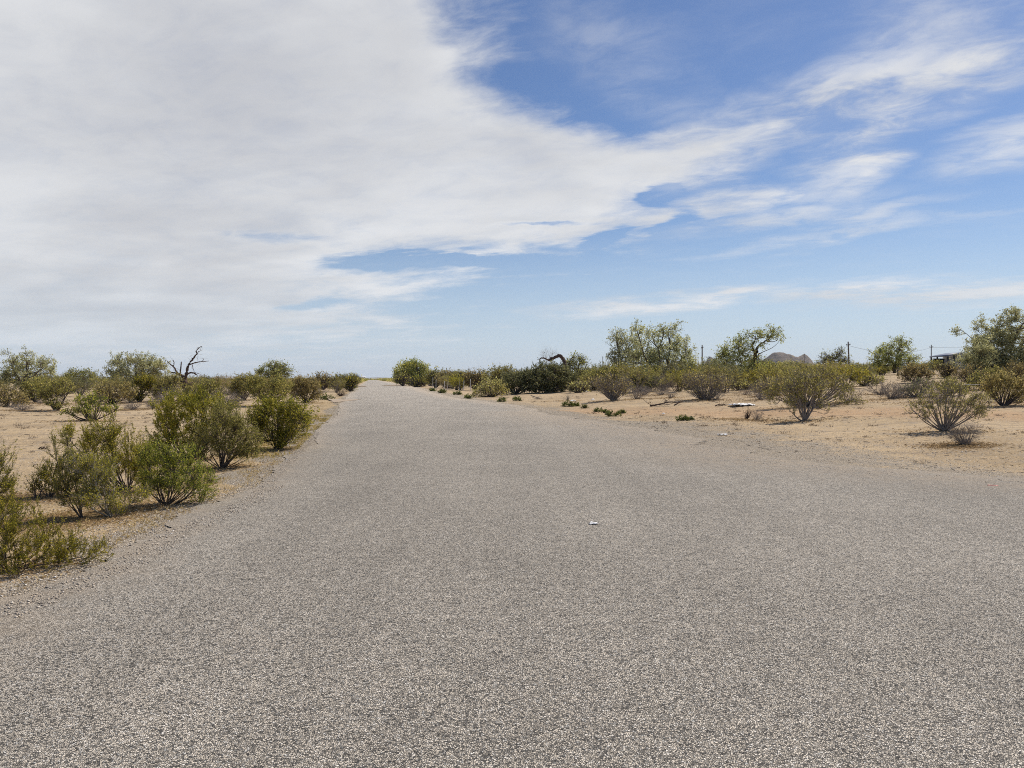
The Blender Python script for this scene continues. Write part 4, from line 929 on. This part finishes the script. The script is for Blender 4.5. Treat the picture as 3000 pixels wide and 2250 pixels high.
def tufts():
    rng = np.random.default_rng(41); n = 1500
    Y = np.exp(rng.uniform(math.log(11), math.log(70), n)); X = (rng.uniform(-100, 3100, n) - U0) / F * Y
    r = rel_of(X, Y); s = along(X, Y)
    ok = ((r < edge_left(s) - 1.6) | (r > edge_right(s) + 2.2)) & (wave(X, Y, 2.2) + 0.8 * rng.normal(size=n) > 0.5)
    X, Y = X[ok], Y[ok]; n = len(X); k = 30
    sz = rng.uniform(0.04, 0.16, n)
    P = np.stack([X, Y, terrain(X, Y)], 1)[:, None] + rng.normal(size=(n, k, 3)) * np.array([1, 1, 0]) * sz[:, None, None] * 0.7
    P = P.reshape(-1, 3); L = np.repeat(sz, k) * rng.uniform(0.5, 1.5, n * k)
    D = norm(rng.normal(size=P.shape) * np.array([1, 1, .4]) + np.array([0, 0, 0.8]))
    v, q = leaf_quads(P, D, L, 0.004 + 0.00035 * P[:, 1] + 0 * L, rng)
    t = np.clip(np.repeat(rng.random(n), k) * 0.6 + 0.15 + 0.15 * rng.normal(size=n * k), 0, 1)
    tag(link('dry_tufts', make_mesh('dry_tufts', v, q, M['tuft'], t)), 'low grey brown dead grass tufts scattered over the sand', 'grass', kind='stuff')
M['tuft'] = foliage_mat('dead grass', (0.13, 0.10, 0.075), (0.27, 0.21, 0.15), (0.44, 0.36, 0.25), 0.1, 0.8, 0.1, 0.0)
tufts()

def M_stone():
    m, nt = new_mat('loose stones'); b = NB(nt)
    t = b.attr('tint')
    b.out(b.principled(b.ramp(t, [(0, (0.28, 0.24, 0.20)), (0.3, (0.46, 0.39, 0.31)), (0.6, (0.60, 0.50, 0.39)), (0.85, (0.70, 0.62, 0.52)), (1, (0.78, 0.73, 0.66))]), 0.85, 0.2))
    return m
def gravel():
    rng = np.random.default_rng(23)
    P = []; S = []
    def add(n, s0, s1, side, o0, o1, sz0, sz1, pw=1.0):
        s = rng.uniform(s0, s1, n); o = o0 + (o1 - o0) * rng.random(n) ** pw
        r = edge_left(s) - o if side < 0 else edge_right(s) + o
        P.append(np.stack([s * TD[0] + r * ND[0], s * TD[1] + r * ND[1]], 1)); S.append(sz0 + (sz1 - sz0) * rng.random(n) ** 2)
    add(12000, 3.0, 11, -1, -0.35, 1.1, 0.004, 0.012); add(5000, 11, 22, -1, -0.2, 0.5, 0.005, 0.012)
    add(15000, 8, 24, 1, -0.8, 6.0, 0.004, 0.013, 1.3); add(5000, 22, 45, 1, -0.5, 5.0, 0.006, 0.017)
    add(1800, 8, 36, 1, 3, 16, 0.006, 0.026); add(2200, 6, 20, -1, 0.8, 6.0, 0.006, 0.018)
    P = np.concatenate(P); S = np.concatenate(S); n = len(P)
    r = rel_of(P[:, 0], P[:, 1]); s = along(P[:, 0], P[:, 1])
    z = np.where((r > edge_left(s)) & (r < edge_right(s)), 0.014, terrain(P[:, 0], P[:, 1]))
    O = np.array([[1, 0, 0], [-1, 0, 0], [0, 1, 0], [0, -1, 0], [0, 0, 1], [0, 0, -1]], float)
    T = np.array([[0, 2, 4], [2, 1, 4], [1, 3, 4], [3, 0, 4], [2, 0, 5], [1, 2, 5], [3, 1, 5], [0, 3, 5]])
    a = rng.uniform(0, 6.28, n); ca, sa = np.cos(a), np.sin(a)
    V = O[None] * (S[:, None] * rng.uniform(0.6, 1.3, (n, 3)))[:, None, :] * np.array([1, 1, 0.5]) + rng.normal(size=(n, 6, 3)) * S[:, None, None] * 0.22
    X = V[..., 0] * ca[:, None] - V[..., 1] * sa[:, None]; Y = V[..., 0] * sa[:, None] + V[..., 1] * ca[:, None]
    V = np.stack([X + P[:, None, 0], Y + P[:, None, 1], V[..., 2] + (z + S * 0.3)[:, None]], -1).reshape(-1, 3)
    f = (T[None] + (np.arange(n) * 6)[:, None, None]).reshape(-1, 3)
    t = np.repeat(np.clip(rng.normal(0.5, 0.28, n), 0, 1), 8)
    tag(link('gravel', make_mesh('gravel', V, f, M_stone(), t)), 'loose gravel along both road edges', 'gravel', kind='stuff')
gravel()

# ------------------------------------------------------------------ litter things
def crumpled(name, label, u, v, wpx, hm, mat, seed, rot=0.0, asp=0.6, z=0.012, n=9, bump=0.35):
    b = ground_hit(u, v); m = b[1] / F; W = wpx * m; rng = np.random.default_rng(seed)
    gx, gy = np.meshgrid(np.linspace(-.5, .5, n), np.linspace(-.5, .5, n), indexing='ij')
    zz = np.abs(rng.normal(size=(n, n))) * hm * bump + hm * 0.5 * np.cos(gx * 3.0) * np.cos(gy * 3.0)
    X = (gx + rng.normal(size=gx.shape) * 0.035) * W; Y = (gy + rng.normal(size=gx.shape) * 0.035) * W * asp
    m2 = np.hypot(gx * 2, gy * 2); X *= 1 - 0.22 * np.clip(m2 - 0.9, 0, 1) * rng.random(gx.shape) * 2; Y *= 1 - 0.22 * np.clip(m2 - 0.9, 0, 1) * rng.random(gx.shape) * 2
    top = np.stack([X, Y, zz + 0.006], -1).reshape(-1, 3); bot = top - np.array([0, 0, 0.004])
    i = np.arange(n * n).reshape(n, n)
    q = np.stack([i[:-1, :-1], i[1:, :-1], i[1:, 1:], i[:-1, 1:]], -1).reshape(-1, 4)
    e = np.concatenate([i[:-1, 0], i[-1, :-1], i[:0:-1, -1], i[0, :0:-1]]); e2 = np.roll(e, -1)
    side = np.stack([e, e + n * n, e2 + n * n, e2], 1)
    o = link(name, make_mesh(name, np.concatenate([top, bot]), np.concatenate([q, q[:, ::-1] + n * n, side]), M[mat]), None, (b[0], b[1], b[2] + z))
    o.rotation_euler = (0, 0, rot)
    return tag(o, label, 'litter', 'litter on the ground')
crumpled('paper_scrap', 'crumpled white scrap lying on the open asphalt', 1739, 1543, 27, 0.022, 'white', 1, 0.2, 0.55, 0.022)
crumpled('plastic_sheet', 'long white plastic sheet on sand before the wide creosote', 2172, 1188, 66, 0.10, 'plastic', 2, 0.05, 0.9, n=13)
crumpled('paper_scrap', 'flat white paper strip on the gravel near the asphalt', 2117, 1275, 29, 0.03, 'white', 3, -0.1, 0.9)
crumpled('card_scrap', 'faded red and white card strip at the gravel apron edge', 2910, 1427, 29, 0.012, 'pink', 4, -0.25, 0.28)
crumpled('paper_scrap', 'tiny white scrap on sand near the sprawling dead branch', 1944, 1214, 8, 0.06, 'white', 5, 0.5, 0.8)
crumpled('plastic_bag', 'grey white crumpled bag on sand below straw tuft', 1678, 1176, 17, 0.1, 'plastic', 6, 0.0, 0.8)
crumpled('plastic_bag', 'small pale bag beside the vase shaped grey shrub', 1737, 1173, 10, 0.12, 'plastic', 7, 0.0, 0.8)
crumpled('plastic_bottle', 'crushed white bottle half hidden behind creosote seedlings', 115, 1413, 16, 0.03, 'white', 8, 0.3, 0.5)
crumpled('plastic_bag', 'pale bag caught under the fresh green tree', 1715, 1149, 18, 0.18, 'plastic', 9, 0.0, 0.7)
crumpled('paper_scrap', 'tiny white chip at the asphalt edge past the yellowish creosote', 840, 1349, 5, 0.01, 'white', 10, 0.3, 0.6)

# ------------------------------------------------------------------ posts, poles, buildings
def cyl(p0, p1, r0, r1, sides=8, k=4):
    P = np.linspace(p0, p1, k)[None]; rad = np.linspace(r0, r1, k)[None]
    v, q = tubes(P, rad, sides)
    nv = len(v); v = np.concatenate([v, [p0], [p1]])
    top = np.array([(nv - sides + i, nv - sides + (i + 1) % sides, nv + 1, nv + 1) for i in range(sides)])
    return v, np.concatenate([q, top])
def box(x0, x1, y0, y1, z0, z1):
    v = np.array([(x, y, z) for z in (z0, z1) for x, y in ((x0, y0), (x1, y0), (x1, y1), (x0, y1))], float)
    f = np.array([(3, 2, 1, 0), (4, 5, 6, 7), (0, 1, 5, 4), (1, 2, 6, 5), (2, 3, 7, 6), (3, 0, 4, 7)])
    return v, f
PL = ['first and tallest pale fence post nearest the blooming tree', 'second pale post from the blooming tree, slightly tilted', 'third pale post, a short one in the scrub', 'fourth pale post, thin and close to the third',
      'fifth pale post, tall and chalky', 'sixth pale post, close beside the chalky one', 'seventh pale post, thin among grey stems', 'last pale post from the blooming tree, at the grey woody bush']
for k, (u, h) in enumerate([(1268, 1.9), (1277, 1.6), (1302, 1.35), (1311, 1.4), (1339, 1.8), (1346, 1.6), (1358, 1.5), (1378, 1.7)]):
    b = at(u, 119 - (u - 1268) * 0.16)
    rg = np.random.default_rng(k); t = rg.normal(size=2) * 0.05
    v, q = cyl((0, 0, -0.1), (t[0], t[1], h), 0.045, 0.035)
    tag(link('fence_post', make_mesh('fence_post', v, q, M['post'], smooth=True), None, tuple(b)), PL[k], 'post', 'pale fence posts in the roadside scrub')
PL = ['dark fence post in front of the drooping dark green tree', 'brown fence post between the drooping tree and feathery brown bush', 'weathered post by the dark olive bush, far from the shed']
for k, (u, vb, h) in enumerate([(2593, 1096, 0.75), (2630, 1101, 0.85), (2548, 1102, 0.9)]):
    b = ground_hit(u, vb)
    v, q = cyl((0, 0, -0.1), (0.02, 0, h + 0.1), 0.09, 0.08)
    tag(link('fence_post', make_mesh('fence_post', v, q, M['post_dark'], smooth=True), None, tuple(b)), PL[k], 'post', 'dark fence posts near the shed')

def pole(u, vt, Y, label, arm=True, r=0.14, lean=0.0):
    b = at(u, Y); h = EYE + (V0 - vt) / F * Y - b[2]
    rt = root('utility_pole', label, 'pole', tuple(b), 'utility poles along the horizon')
    v, q = cyl((0, 0, -0.3), (lean, 0, h), r, r * 0.75, 10)
    link('shaft', make_mesh('pole_shaft', v, q, M['pole'], smooth=True), rt)
    if arm:
        v, q = join([box(lean - 0.06, lean + 0.06, -0.9, 0.9, h - 0.75, h - 0.6)])
        link('crossarm', make_mesh('pole_crossarm', v, q, M['pole']), rt)
        for y in (-0.8, 0.0, 0.8):
            v, q = cyl((lean, y, h - 0.6), (lean, y, h - 0.42), 0.06, 0.04, 6)
            link('insulator', make_mesh('pole_insulator', v, q, M['dark']), rt)
    return np.array([b[0] + lean, b[1], b[2] + h])
p1 = pole(2057, 1011, 170, 'dark utility pole rising between the tall tree and split trunk tree', r=0.17)
p2 = pole(2488, 1001, 150, 'tallest utility pole, standing over scrub right of the hill', lean=-0.25, r=0.17)
p3 = pole(2728, 1010, 210, 'thin utility pole between the drooping tree and the shed', r=0.15)
p4 = pole(2356, 1036, 330, 'slender utility pole seen against the rocky hill', r=0.17)
p5 = pole(1766, 1044, 300, 'faint pole above the green olive bush by the narrow tree', r=0.17)
p6 = pole(1417, 1083, 420, 'small distant pole above the pale green shrub', r=0.2)
p7 = pole(1374, 1077, 480, 'small distant double topped pole above the fence posts', r=0.3)
def span(a, c, sag, label):
    t = np.linspace(0, 1, 20)[:, None]; P = a * (1 - t) + c * t; P[:, 2] -= sag * 4 * (t * (1 - t))[:, 0]
    o0 = a.copy(); v, q = tubes((P - o0)[None], np.full((1, 20), 0.028), 5)
    tag(link('power_line', make_mesh('power_line', v, q, M['wire']), None, tuple(o0)), label, 'cable', 'power lines between the poles')
dn = np.array([0, 0, -0.8])
span(p2 + dn, p3 + dn, 1.6, 'cable slung from the tallest pole toward the shed side pole')
span(p4 + dn, p2 + dn, 3.0, 'cable slung from the slender hill pole to the tallest pole')
far = np.array([230.0, 250.0, 19.0])
span(p3 + dn, far, 2.0, 'cable running from the shed side pole out of view')
b1 = ground_hit(2720, 1151); b2 = ground_hit(2905, 1150)
pw = np.linspace((0, 0, 0.42), tuple(b2 - b1 + np.array([0, 0, 0.42])), 16)
v, q = tubes(pw[None], np.full((1, 16), 0.018), 5)
tag(link('pipe_rail', make_mesh('pipe_rail', v, q, M['post']), None, tuple(b1)), 'thin pale rail running level through scrub behind the airy creosote', 'rail')

# open shed with lean-to roof and white wall
sb = at(2790, 118)
sh = root('shed', 'open sided shed with dark sloping roof and white end wall', 'building', tuple(sb))
mm = 118 / F
zt = (EYE + (V0 - 1036) / F * 118) - sb[2]; zb = zt - 29 * mm
x0, x1, xw = (2757 - 2790) * mm, (2812 - 2790) * mm, (2791 - 2790) * mm
rv = np.array([(x0 - .2, -2, zt - .55), (xw + .6, -2, zt), (xw + .6, 3, zt), (x0 - .2, 3, zt - .55), (x0 - .2, -2, zt - .37), (xw + .6, -2, zt + .18), (xw + .6, 3, zt + .18), (x0 - .2, 3, zt - .37)])
rf = np.array([(3, 2, 1, 0), (4, 5, 6, 7), (0, 1, 5, 4), (1, 2, 6, 5), (2, 3, 7, 6), (3, 0, 4, 7)])
link('roof', make_mesh('shed_roof', rv, rf, M['metal_roof']), sh)
v, q = box(xw, xw + 4.5, -1.8, 2.8, -0.5, zt - 0.05); link('wall', make_mesh('shed_wall', v, q, M['white_wall']), sh)
for x, y in ((x0, -1.8), (x0 * 0.45, -1.8), (x0, 2.8), (x0 * 0.45, 2.8)):
    v, q = box(x - .09, x + .09, y - .09, y + .09, -0.5, zt - 0.5 + 0.3 * (1 if x > x0 else 0)); link('support_post', make_mesh('shed_post', v, q, M['dark']), sh)
v, q = box(x0, xw - .05, 2.2, 2.4, -0.4, zb + 0.9); link('rail_panel', make_mesh('shed_panel', v, q, M['dark']), sh)

def house(name, label, u, vt, vb, w_px, Y, wallm, roofm, pitch=0.25, windows=2):
    b = at(u, Y); m = Y / F; zt = EYE + (V0 - vt) * m - b[2]; W = w_px * m; D = 8.0
    rt = root(name, label, 'building', tuple(b), 'far buildings')
    eave = zt * (1 - pitch)
    v, q = box(-W / 2, W / 2, 0, D, -0.5, eave); link('wall', make_mesh(name + '_wall', v, q, M[wallm]), rt)
    o = 0.4
    v = np.array([(-W / 2 - o, -o, eave), (W / 2 + o, -o, eave), (W / 2 + o, D + o, eave), (-W / 2 - o, D + o, eave), (-W / 2 - o, D / 2, zt), (W / 2 + o, D / 2, zt)])
    link('roof', make_mesh(name + '_roof', v, np.array([(0, 1, 5, 4), (2, 3, 4, 5), (0, 4, 3, 3), (1, 2, 5, 5), (3, 2, 1, 0)]), M[roofm]), rt)
    for k in range(windows):
        x = W * ((k + 1) / (windows + 1) - 0.5)
        v, q = box(x - .5, x + .5, -0.03, 0.05, eave * .4, eave * .78); link('window', make_mesh(name + '_window', v, q, M['dark']), rt)
house('mobile_home', 'long low white roofed building behind the grey thicket', 1535, 1089, 1100, 34, 190, 'white_wall', 'white_wall', 0.25)
house('house', 'pale house with tan walls behind the green olive bush', 1742, 1075, 1090, 30, 210, 'tan_wall', 'white_wall', 0.4)
house('house', 'white roofed house glimpsed through the largest tree', 2935, 1033, 1055, 90, 150, 'tan_wall', 'white_wall', 0.25, 3)
house('house', 'tiny pale building at the far end of the road', 1058, 1102, 1110, 18, 900, 'white_wall', 'white_wall', 0.3, 1)

# ------------------------------------------------------------------ hills and mountains
def M_hill():
    m, nt = new_mat('rocky hillside'); b = NB(nt)
    pos = b.n('ShaderNodeNewGeometry').outputs['Position']
    n = b.noise(pos, 0.03, 8, 0.7); n2 = b.noise(pos, 0.16, 5, 0.7)
    c = b.ramp(n, [(0.3, (0.17, 0.135, 0.11)), (0.55, (0.27, 0.215, 0.175)), (0.75, (0.34, 0.28, 0.23))])
    c = b.mix(b.mapr(n2, 0.52, 0.62, 0, 0.7), c, (0.11, 0.10, 0.07, 1))
    b.out(b.principled(c, 0.95, 0.1, b.bump(n2, 0.9, 4.0)))
    return m
MH = M_hill()
def hill(name, label, peaks, D, seed, res=70, kind='structure'):
    """peaks: (u, v, half-width px) seen at distance D; a real mound for each, merged by max."""
    m = D / F; rng = np.random.default_rng(seed)
    us = [p[0] for p in peaks]; wmax = max(p[2] for p in peaks)
    x0 = (min(us) - wmax * 1.6 - U0) * m; x1 = (max(us) + wmax * 1.6 - U0) * m
    d = (x1 - x0) * 0.4
    X, Y = np.meshgrid(np.linspace(x0, x1, res * 2), np.linspace(D - d, D + d, res), indexing='ij')
    Z = np.zeros(X.shape)
    for (u, v, w) in peaks:
        px = (u - U0) * m; h = EYE + (V0 - v) * m; s = w * m
        rr = np.hypot((X - px) / s, (Y - D - rng.uniform(-.2, .2) * s) / (s * 1.1))
        Z = Z + (h * np.exp(-(rr * 1.35) ** 2)) ** 2
    Z = Z ** 0.5 - 0.02 * sum(p[2] for p in peaks) / len(peaks) * m - 4
    L = wmax * m
    nz = sum(wave(X + 100 * k, Y - 50 * k, L / (4 * 2 ** k)) / 1.7 ** k for k in range(6))
    hm = max(EYE + (V0 - p[1]) * m for p in peaks)
    Z = Z + nz * hm * 0.05 * sst(0, hm * .5, Z)
    i = np.arange(X.size).reshape(X.shape)
    q = np.stack([i[:-1, :-1], i[1:, :-1], i[1:, 1:], i[:-1, 1:]], -1).reshape(-1, 4)
    tag(link(name, make_mesh(name, np.stack([X, Y, Z], -1).reshape(-1, 3), q, MH, smooth=True)), kind=kind)
hill('hill', '', [(2274, 1040, 96), (2322, 1054, 84), (2362, 1052, 46)], 2300, 4)
hill('hill', '', [(1768, 1074, 50), (1800, 1080, 40)], 2600, 5)
hill('hill', '', [(2078, 1052, 34), (2100, 1060, 40)], 2900, 6)
hill('mountains', '', [(655, 1099, 60), (700, 1104, 70), (600, 1106, 60), (790, 1108, 70)], 13000, 7)
hill('mountains', '', [(160, 1102, 50), (60, 1104, 70), (250, 1108, 60), (-60, 1104, 90)], 14000, 8)
hill('mountains', '', [(1040, 1104, 70), (1120, 1103.5, 80), (980, 1106, 70), (1250, 1105, 90)], 15000, 9)

# ------------------------------------------------------------------ haze
def haze():
    v, q = box(-19500, 19500, -19500, 19500, -16.5, 260)
    m, nt = new_mat('haze'); b = NB(nt)
    p = b.n('ShaderNodeVolumePrincipled'); p.inputs['Color'].default_value = (0.72, 0.85, 1.0, 1); p.inputs['Density'].default_value = HAZE
    p.inputs['Anisotropy'].default_value = 0.0
    o = b.n('ShaderNodeOutputMaterial'); nt.links.new(p.outputs[0], o.inputs['Volume'])
    tag(link('haze', make_mesh('haze', v, q, m)), kind='stuff')
HAZE = 5e-5
haze()

# ------------------------------------------------------------------ light and sky
SUN_EL, SUN_AZ = 52.0, 52.0       # azimuth measured from +Y toward +X
sd = Vector((math.sin(R(SUN_AZ)) * math.cos(R(SUN_EL)), math.cos(R(SUN_AZ)) * math.cos(R(SUN_EL)), math.sin(R(SUN_EL))))
sl = bpy.data.lights.new('sun', 'SUN'); sl.energy = 4.4; sl.angle = R(0.6); sl.color = (1.0, 0.925, 0.80)
so = bpy.data.objects.new('sun', sl); COL.objects.link(so); so.rotation_euler = (-sd).to_track_quat('-Z', 'Y').to_euler()

def azel(u, v):
    return math.atan2(u - U0, F), math.atan2(V0 - v, math.hypot(F, u - U0))

w = bpy.data.worlds.new('World'); scene.world = w; w.use_nodes = True
nt = w.node_tree; nt.nodes.clear(); b = NB(nt)
sky = b.n('ShaderNodeTexSky', sky_type='NISHITA'); sky.sun_disc = False
sky.sun_elevation = R(SUN_EL); sky.sun_rotation = R(SUN_AZ); sky.air_density = 1.0; sky.dust_density = 0.4; sky.ozone_density = 2.0; sky.altitude = 400
dirv = b.vmath('NORMALIZE', b.n('ShaderNodeTexCoord').outputs['Generated'])
sx = b.n('ShaderNodeSeparateXYZ'); b.put(sx.inputs[0], dirv)
az = b.math('ARCTAN2', sx.outputs[0], sx.outputs[1]); el = b.math('ARCSINE', sx.outputs[2])
# cloud-layer coordinates: where the view ray meets a high flat layer
zc = b.math('MAXIMUM', b.math('ADD', sx.outputs[2], 0.10), 0.03)
q = b.n('ShaderNodeCombineXYZ'); b.put(q.inputs[0], b.math('DIVIDE', sx.outputs[0], zc)); b.put(q.inputs[1], b.math('DIVIDE', sx.outputs[1], zc))
Q = q.outputs[0]
mp = b.n('ShaderNodeMapping'); b.put(mp.inputs['Vector'], Q); mp.vector_type = 'TEXTURE'; mp.inputs['Rotation'].default_value = (0, 0, R(-27)); mp.inputs['Scale'].default_value = (1.25, 0.85, 1)
QW = mp.outputs[0]
warp = b.noise(QW, 1.3, 6, 0.6, 0.4, 'Color')
ws = b.n('ShaderNodeSeparateColor'); b.put(ws.inputs[0], warp)
fb = b.noise(QW, 2.0, 9, 0.54, 0.35)
fine = b.noise(QW, 6.5, 8, 0.66, 0.5)
soft = b.noise(QW, 0.9, 5, 0.5, 0.3)
aw = b.math('ADD', az, b.math('MULTIPLY', b.math('SUBTRACT', ws.outputs[0], 0.5), 0.20))
ew = b.math('ADD', el, b.math('MULTIPLY', b.math('SUBTRACT', ws.outputs[1], 0.5), b.mapr(el, 0.0, 0.45, 0.02, 0.13, smooth=False)))
# main cloud bank: soft lobes on the sky sphere (u, v, half-length, half-height, tilt), joined by their strongest; hollows cut back out
pos2 = b.n('ShaderNodeCombineXYZ'); b.put(pos2.inputs[0], aw); b.put(pos2.inputs[1], ew)
def lobe(u, v, a_, h_, tl):
    ca, ce = azel(u, v)
    m2 = b.n('ShaderNodeMapping', vector_type='TEXTURE'); b.put(m2.inputs['Vector'], pos2.outputs[0])
    m2.inputs['Location'].default_value = (ca, ce, 0); m2.inputs['Rotation'].default_value = (0, 0, R(tl)); m2.inputs['Scale'].default_value = (a_ / F, h_ / F, 1)
    return b.vmath('LENGTH', m2.outputs[0], None, out=1)
field = None
for (u, v, a_, h_, tl, core) in [(100, 250, 1250, 800, 0, 1.0), (960, 60, 520, 330, -38, 1.0), (700, 180, 640, 420, -30, 0.95), (1000, 420, 780, 330, -10, 0.9), (1500, 490, 560, 190, -6, 0.8), (1850, 500, 480, 110, 8, 0.62), (2050, 430, 330, 70, 14, 0.5),
                                 (1500, 650, 620, 78, 2, 0.8), (1900, 640, 380, 48, 6, 0.62), (200, 800, 900, 260, 0, 0.85), (950, 828, 420, 52, 2, 0.75), (1150, 815, 190, 30, 6, 0.6), (600, 930, 640, 70, 0, 0.62), (1000, 700, 500, 70, 0, 0.62)]:
    g = b.math('MULTIPLY', b.math('SUBTRACT', 1.0, lobe(u, v, a_, h_, tl)), core * min(1.0, 0.45 + h_ / 350.0))
    field = g if field is None else b.math('SMOOTH_MAX', field, g, 0.10)
for (u, v, a_, h_, tl, st) in [(1330, 762, 420, 26, 1, 0.75), (730, 692, 190, 24, 0, 0.2), (1760, 690, 70, 26, 12, 0.5), (1960, 566, 80, 26, 10, 0.45), (1560, 655, 170, 10, 3, 0.4), (860, 897, 150, 16, 3, 0.3), (1950, 650, 60, 30, 20, 0.3)]:
    field = b.math('SUBTRACT', field, b.mapr(lobe(u, v, a_, h_, tl), 1.35, 0.2, 0.0, st))
gap = field
nz = b.math('ADD', b.math('MULTIPLY', b.math('SUBTRACT', fb, 0.5), 0.85), b.math('MULTIPLY', b.math('SUBTRACT', fine, 0.5), 0.45))
bank = b.mapr(b.math('ADD', field, b.math('MULTIPLY', nz, b.mapr(field, 0.55, 0.05, 0.30, 1.1))), -0.10, 0.36)
# separate wisps: (u, v, half-length px, half-height px, tilt deg, strength)
wisps = [(2330, 330, 360, 95, 28, 1.1), (2480, 280, 440, 95, 16, 1.1), (2760, 220, 400, 85, 14, 1.1), (2930, 150, 300, 80, 12, 1.0), (2850, 290, 260, 50, 20, 0.8), (2600, 120, 300, 90, 30, 0.55), (2780, 60, 380, 70, 20, 0.6),
         (2560, 400, 270, 85, 40, 1.1), (2520, 490, 130, 80, 48, 1.1), (2650, 350, 260, 60, 40, 0.8), (2930, 440, 160, 44, 8, 0.85), (2280, 640, 330, 34, 4, 0.75), (2520, 640, 240, 20, 8, 0.6),
         (2420, 690, 240, 18, 7, 0.75), (2150, 745, 200, 12, 5, 0.3), (1850, 900, 300, 30, 4, 1.3), (2120, 872, 260, 24, 7, 1.3), (2350, 890, 160, 18, -4, 0.45), (2500, 855, 280, 30, 2, 1.2), (2800, 865, 380, 30, -1, 1.3), (2950, 845, 220, 18, 0, 0.9),
         (1760, 120, 240, 60, -12, 0.28), (1640, 60, 120, 60, -40, 0.22), (1180, 1005, 200, 14, 2, 0.5), (1000, 985, 330, 22, 0, 0.55), (2100, 330, 400, 50, 14, 0.55), (1900, 250, 260, 60, -20, 0.25), (2850, 915, 300, 6, 0, 0.4), (2900, 620, 200, 10, 3, 0.3)]
acc = None
for (u, v, a_, h_, tl, st) in wisps:
    r_ = lobe(u, v, a_, h_, tl)
    g = b.mapr(r_, 1.35, 0.0, 0.0, st)
    acc = g if acc is None else b.math('MAXIMUM', acc, g)
tex = b.math('ADD', b.math('MULTIPLY', fb, 0.45), b.math('MULTIPLY', fine, 0.55))
wsp = b.math('MULTIPLY', acc, b.mapr(tex, 0.35, 0.60, 0.12, 0.92))
veil = b.math('MULTIPLY', b.mapr(tex, 0.45, 0.75), 0.10)
cover = b.math('MAXIMUM', b.math('MULTIPLY', bank, b.mapr(tex, 0.25, 0.6, 0.80, 1.0)), b.math('ADD', wsp, veil), clamp=True)
cover = b.math('MULTIPLY', cover, b.mapr(el, -0.02, 0.16, 0.45, 0.97))
# cloud tone: brighter at thin edges, greyer inside
tone = b.math('ADD', b.math('MULTIPLY', soft, 0.72), b.math('MULTIPLY', fb, 0.28))
inner = b.mapr(gap, 0.05, 0.6, 1.0, 0.0)
tone = b.math('ADD', b.mapr(tone, 0.34, 0.66, 0.0, 0.7), b.math('MULTIPLY', inner, 0.35))
ccol = b.ramp(tone, [(0.0, (5.35, 5.5, 5.95)), (0.5, (6.35, 6.5, 6.85)), (1.0, (7.6, 7.75, 8.0))])
ccol.node.color_ramp.elements[0].color = (0.58, 0.59, 0.62, 1); ccol.node.color_ramp.elements[1].color = (0.71, 0.72, 0.74, 1); ccol.node.color_ramp.elements[2].color = (0.84, 0.85, 0.87, 1)
ccol = b.vmath('SCALE', ccol, None); ccol.node.inputs['Scale'].default_value = 10.0
# clear sky: Nishita with a little extra saturation
hs = b.n('ShaderNodeHueSaturation'); hs.inputs['Saturation'].default_value = 1.16; hs.inputs['Value'].default_value = 0.95; hs.inputs['Hue'].default_value = 0.508; b.put(hs.inputs['Color'], sky.outputs[0])
hz = b.mapr(el, 0.24, -0.02, 0.0, 0.82)
clear = b.mix(hz, hs.outputs[0], (5.4, 6.4, 8.0, 1))
colr = b.mix(cover, clear, ccol)
bg = b.n('ShaderNodeBackground'); bg.inputs['Strength'].default_value = 0.10; b.put(bg.inputs['Color'], colr)
wo = b.n('ShaderNodeOutputWorld'); nt.links.new(bg.outputs[0], wo.inputs['Surface'])
w.cycles.sampling_method = 'MANUAL'; w.cycles.sample_map_resolution = 1024

# ------------------------------------------------------------------ camera and render settings
cam = bpy.data.cameras.new('camera'); co = bpy.data.objects.new('camera', cam); COL.objects.link(co)
cam.sensor_width = 36; cam.lens = F / 3000 * 36; cam.clip_start = 0.05; cam.clip_end = 60000
co.location = (0, 0, EYE); co.rotation_euler = (R(90) - math.atan(15 / F), 0, 0)
scene.camera = co
vs = scene.view_settings; vs.view_transform = 'Standard'; vs.look = 'None'; vs.exposure = 0.0; vs.gamma = 1.0; vs.use_curve_mapping = False
scene.cycles.use_denoising = False
scene.cycles.max_bounces = 6; scene.cycles.diffuse_bounces = 3; scene.cycles.transmission_bounces = 4; scene.cycles.volume_bounces = 1
scene.cycles.sample_clamp_indirect = 4.0
scene.cycles.filter_width = 1.0
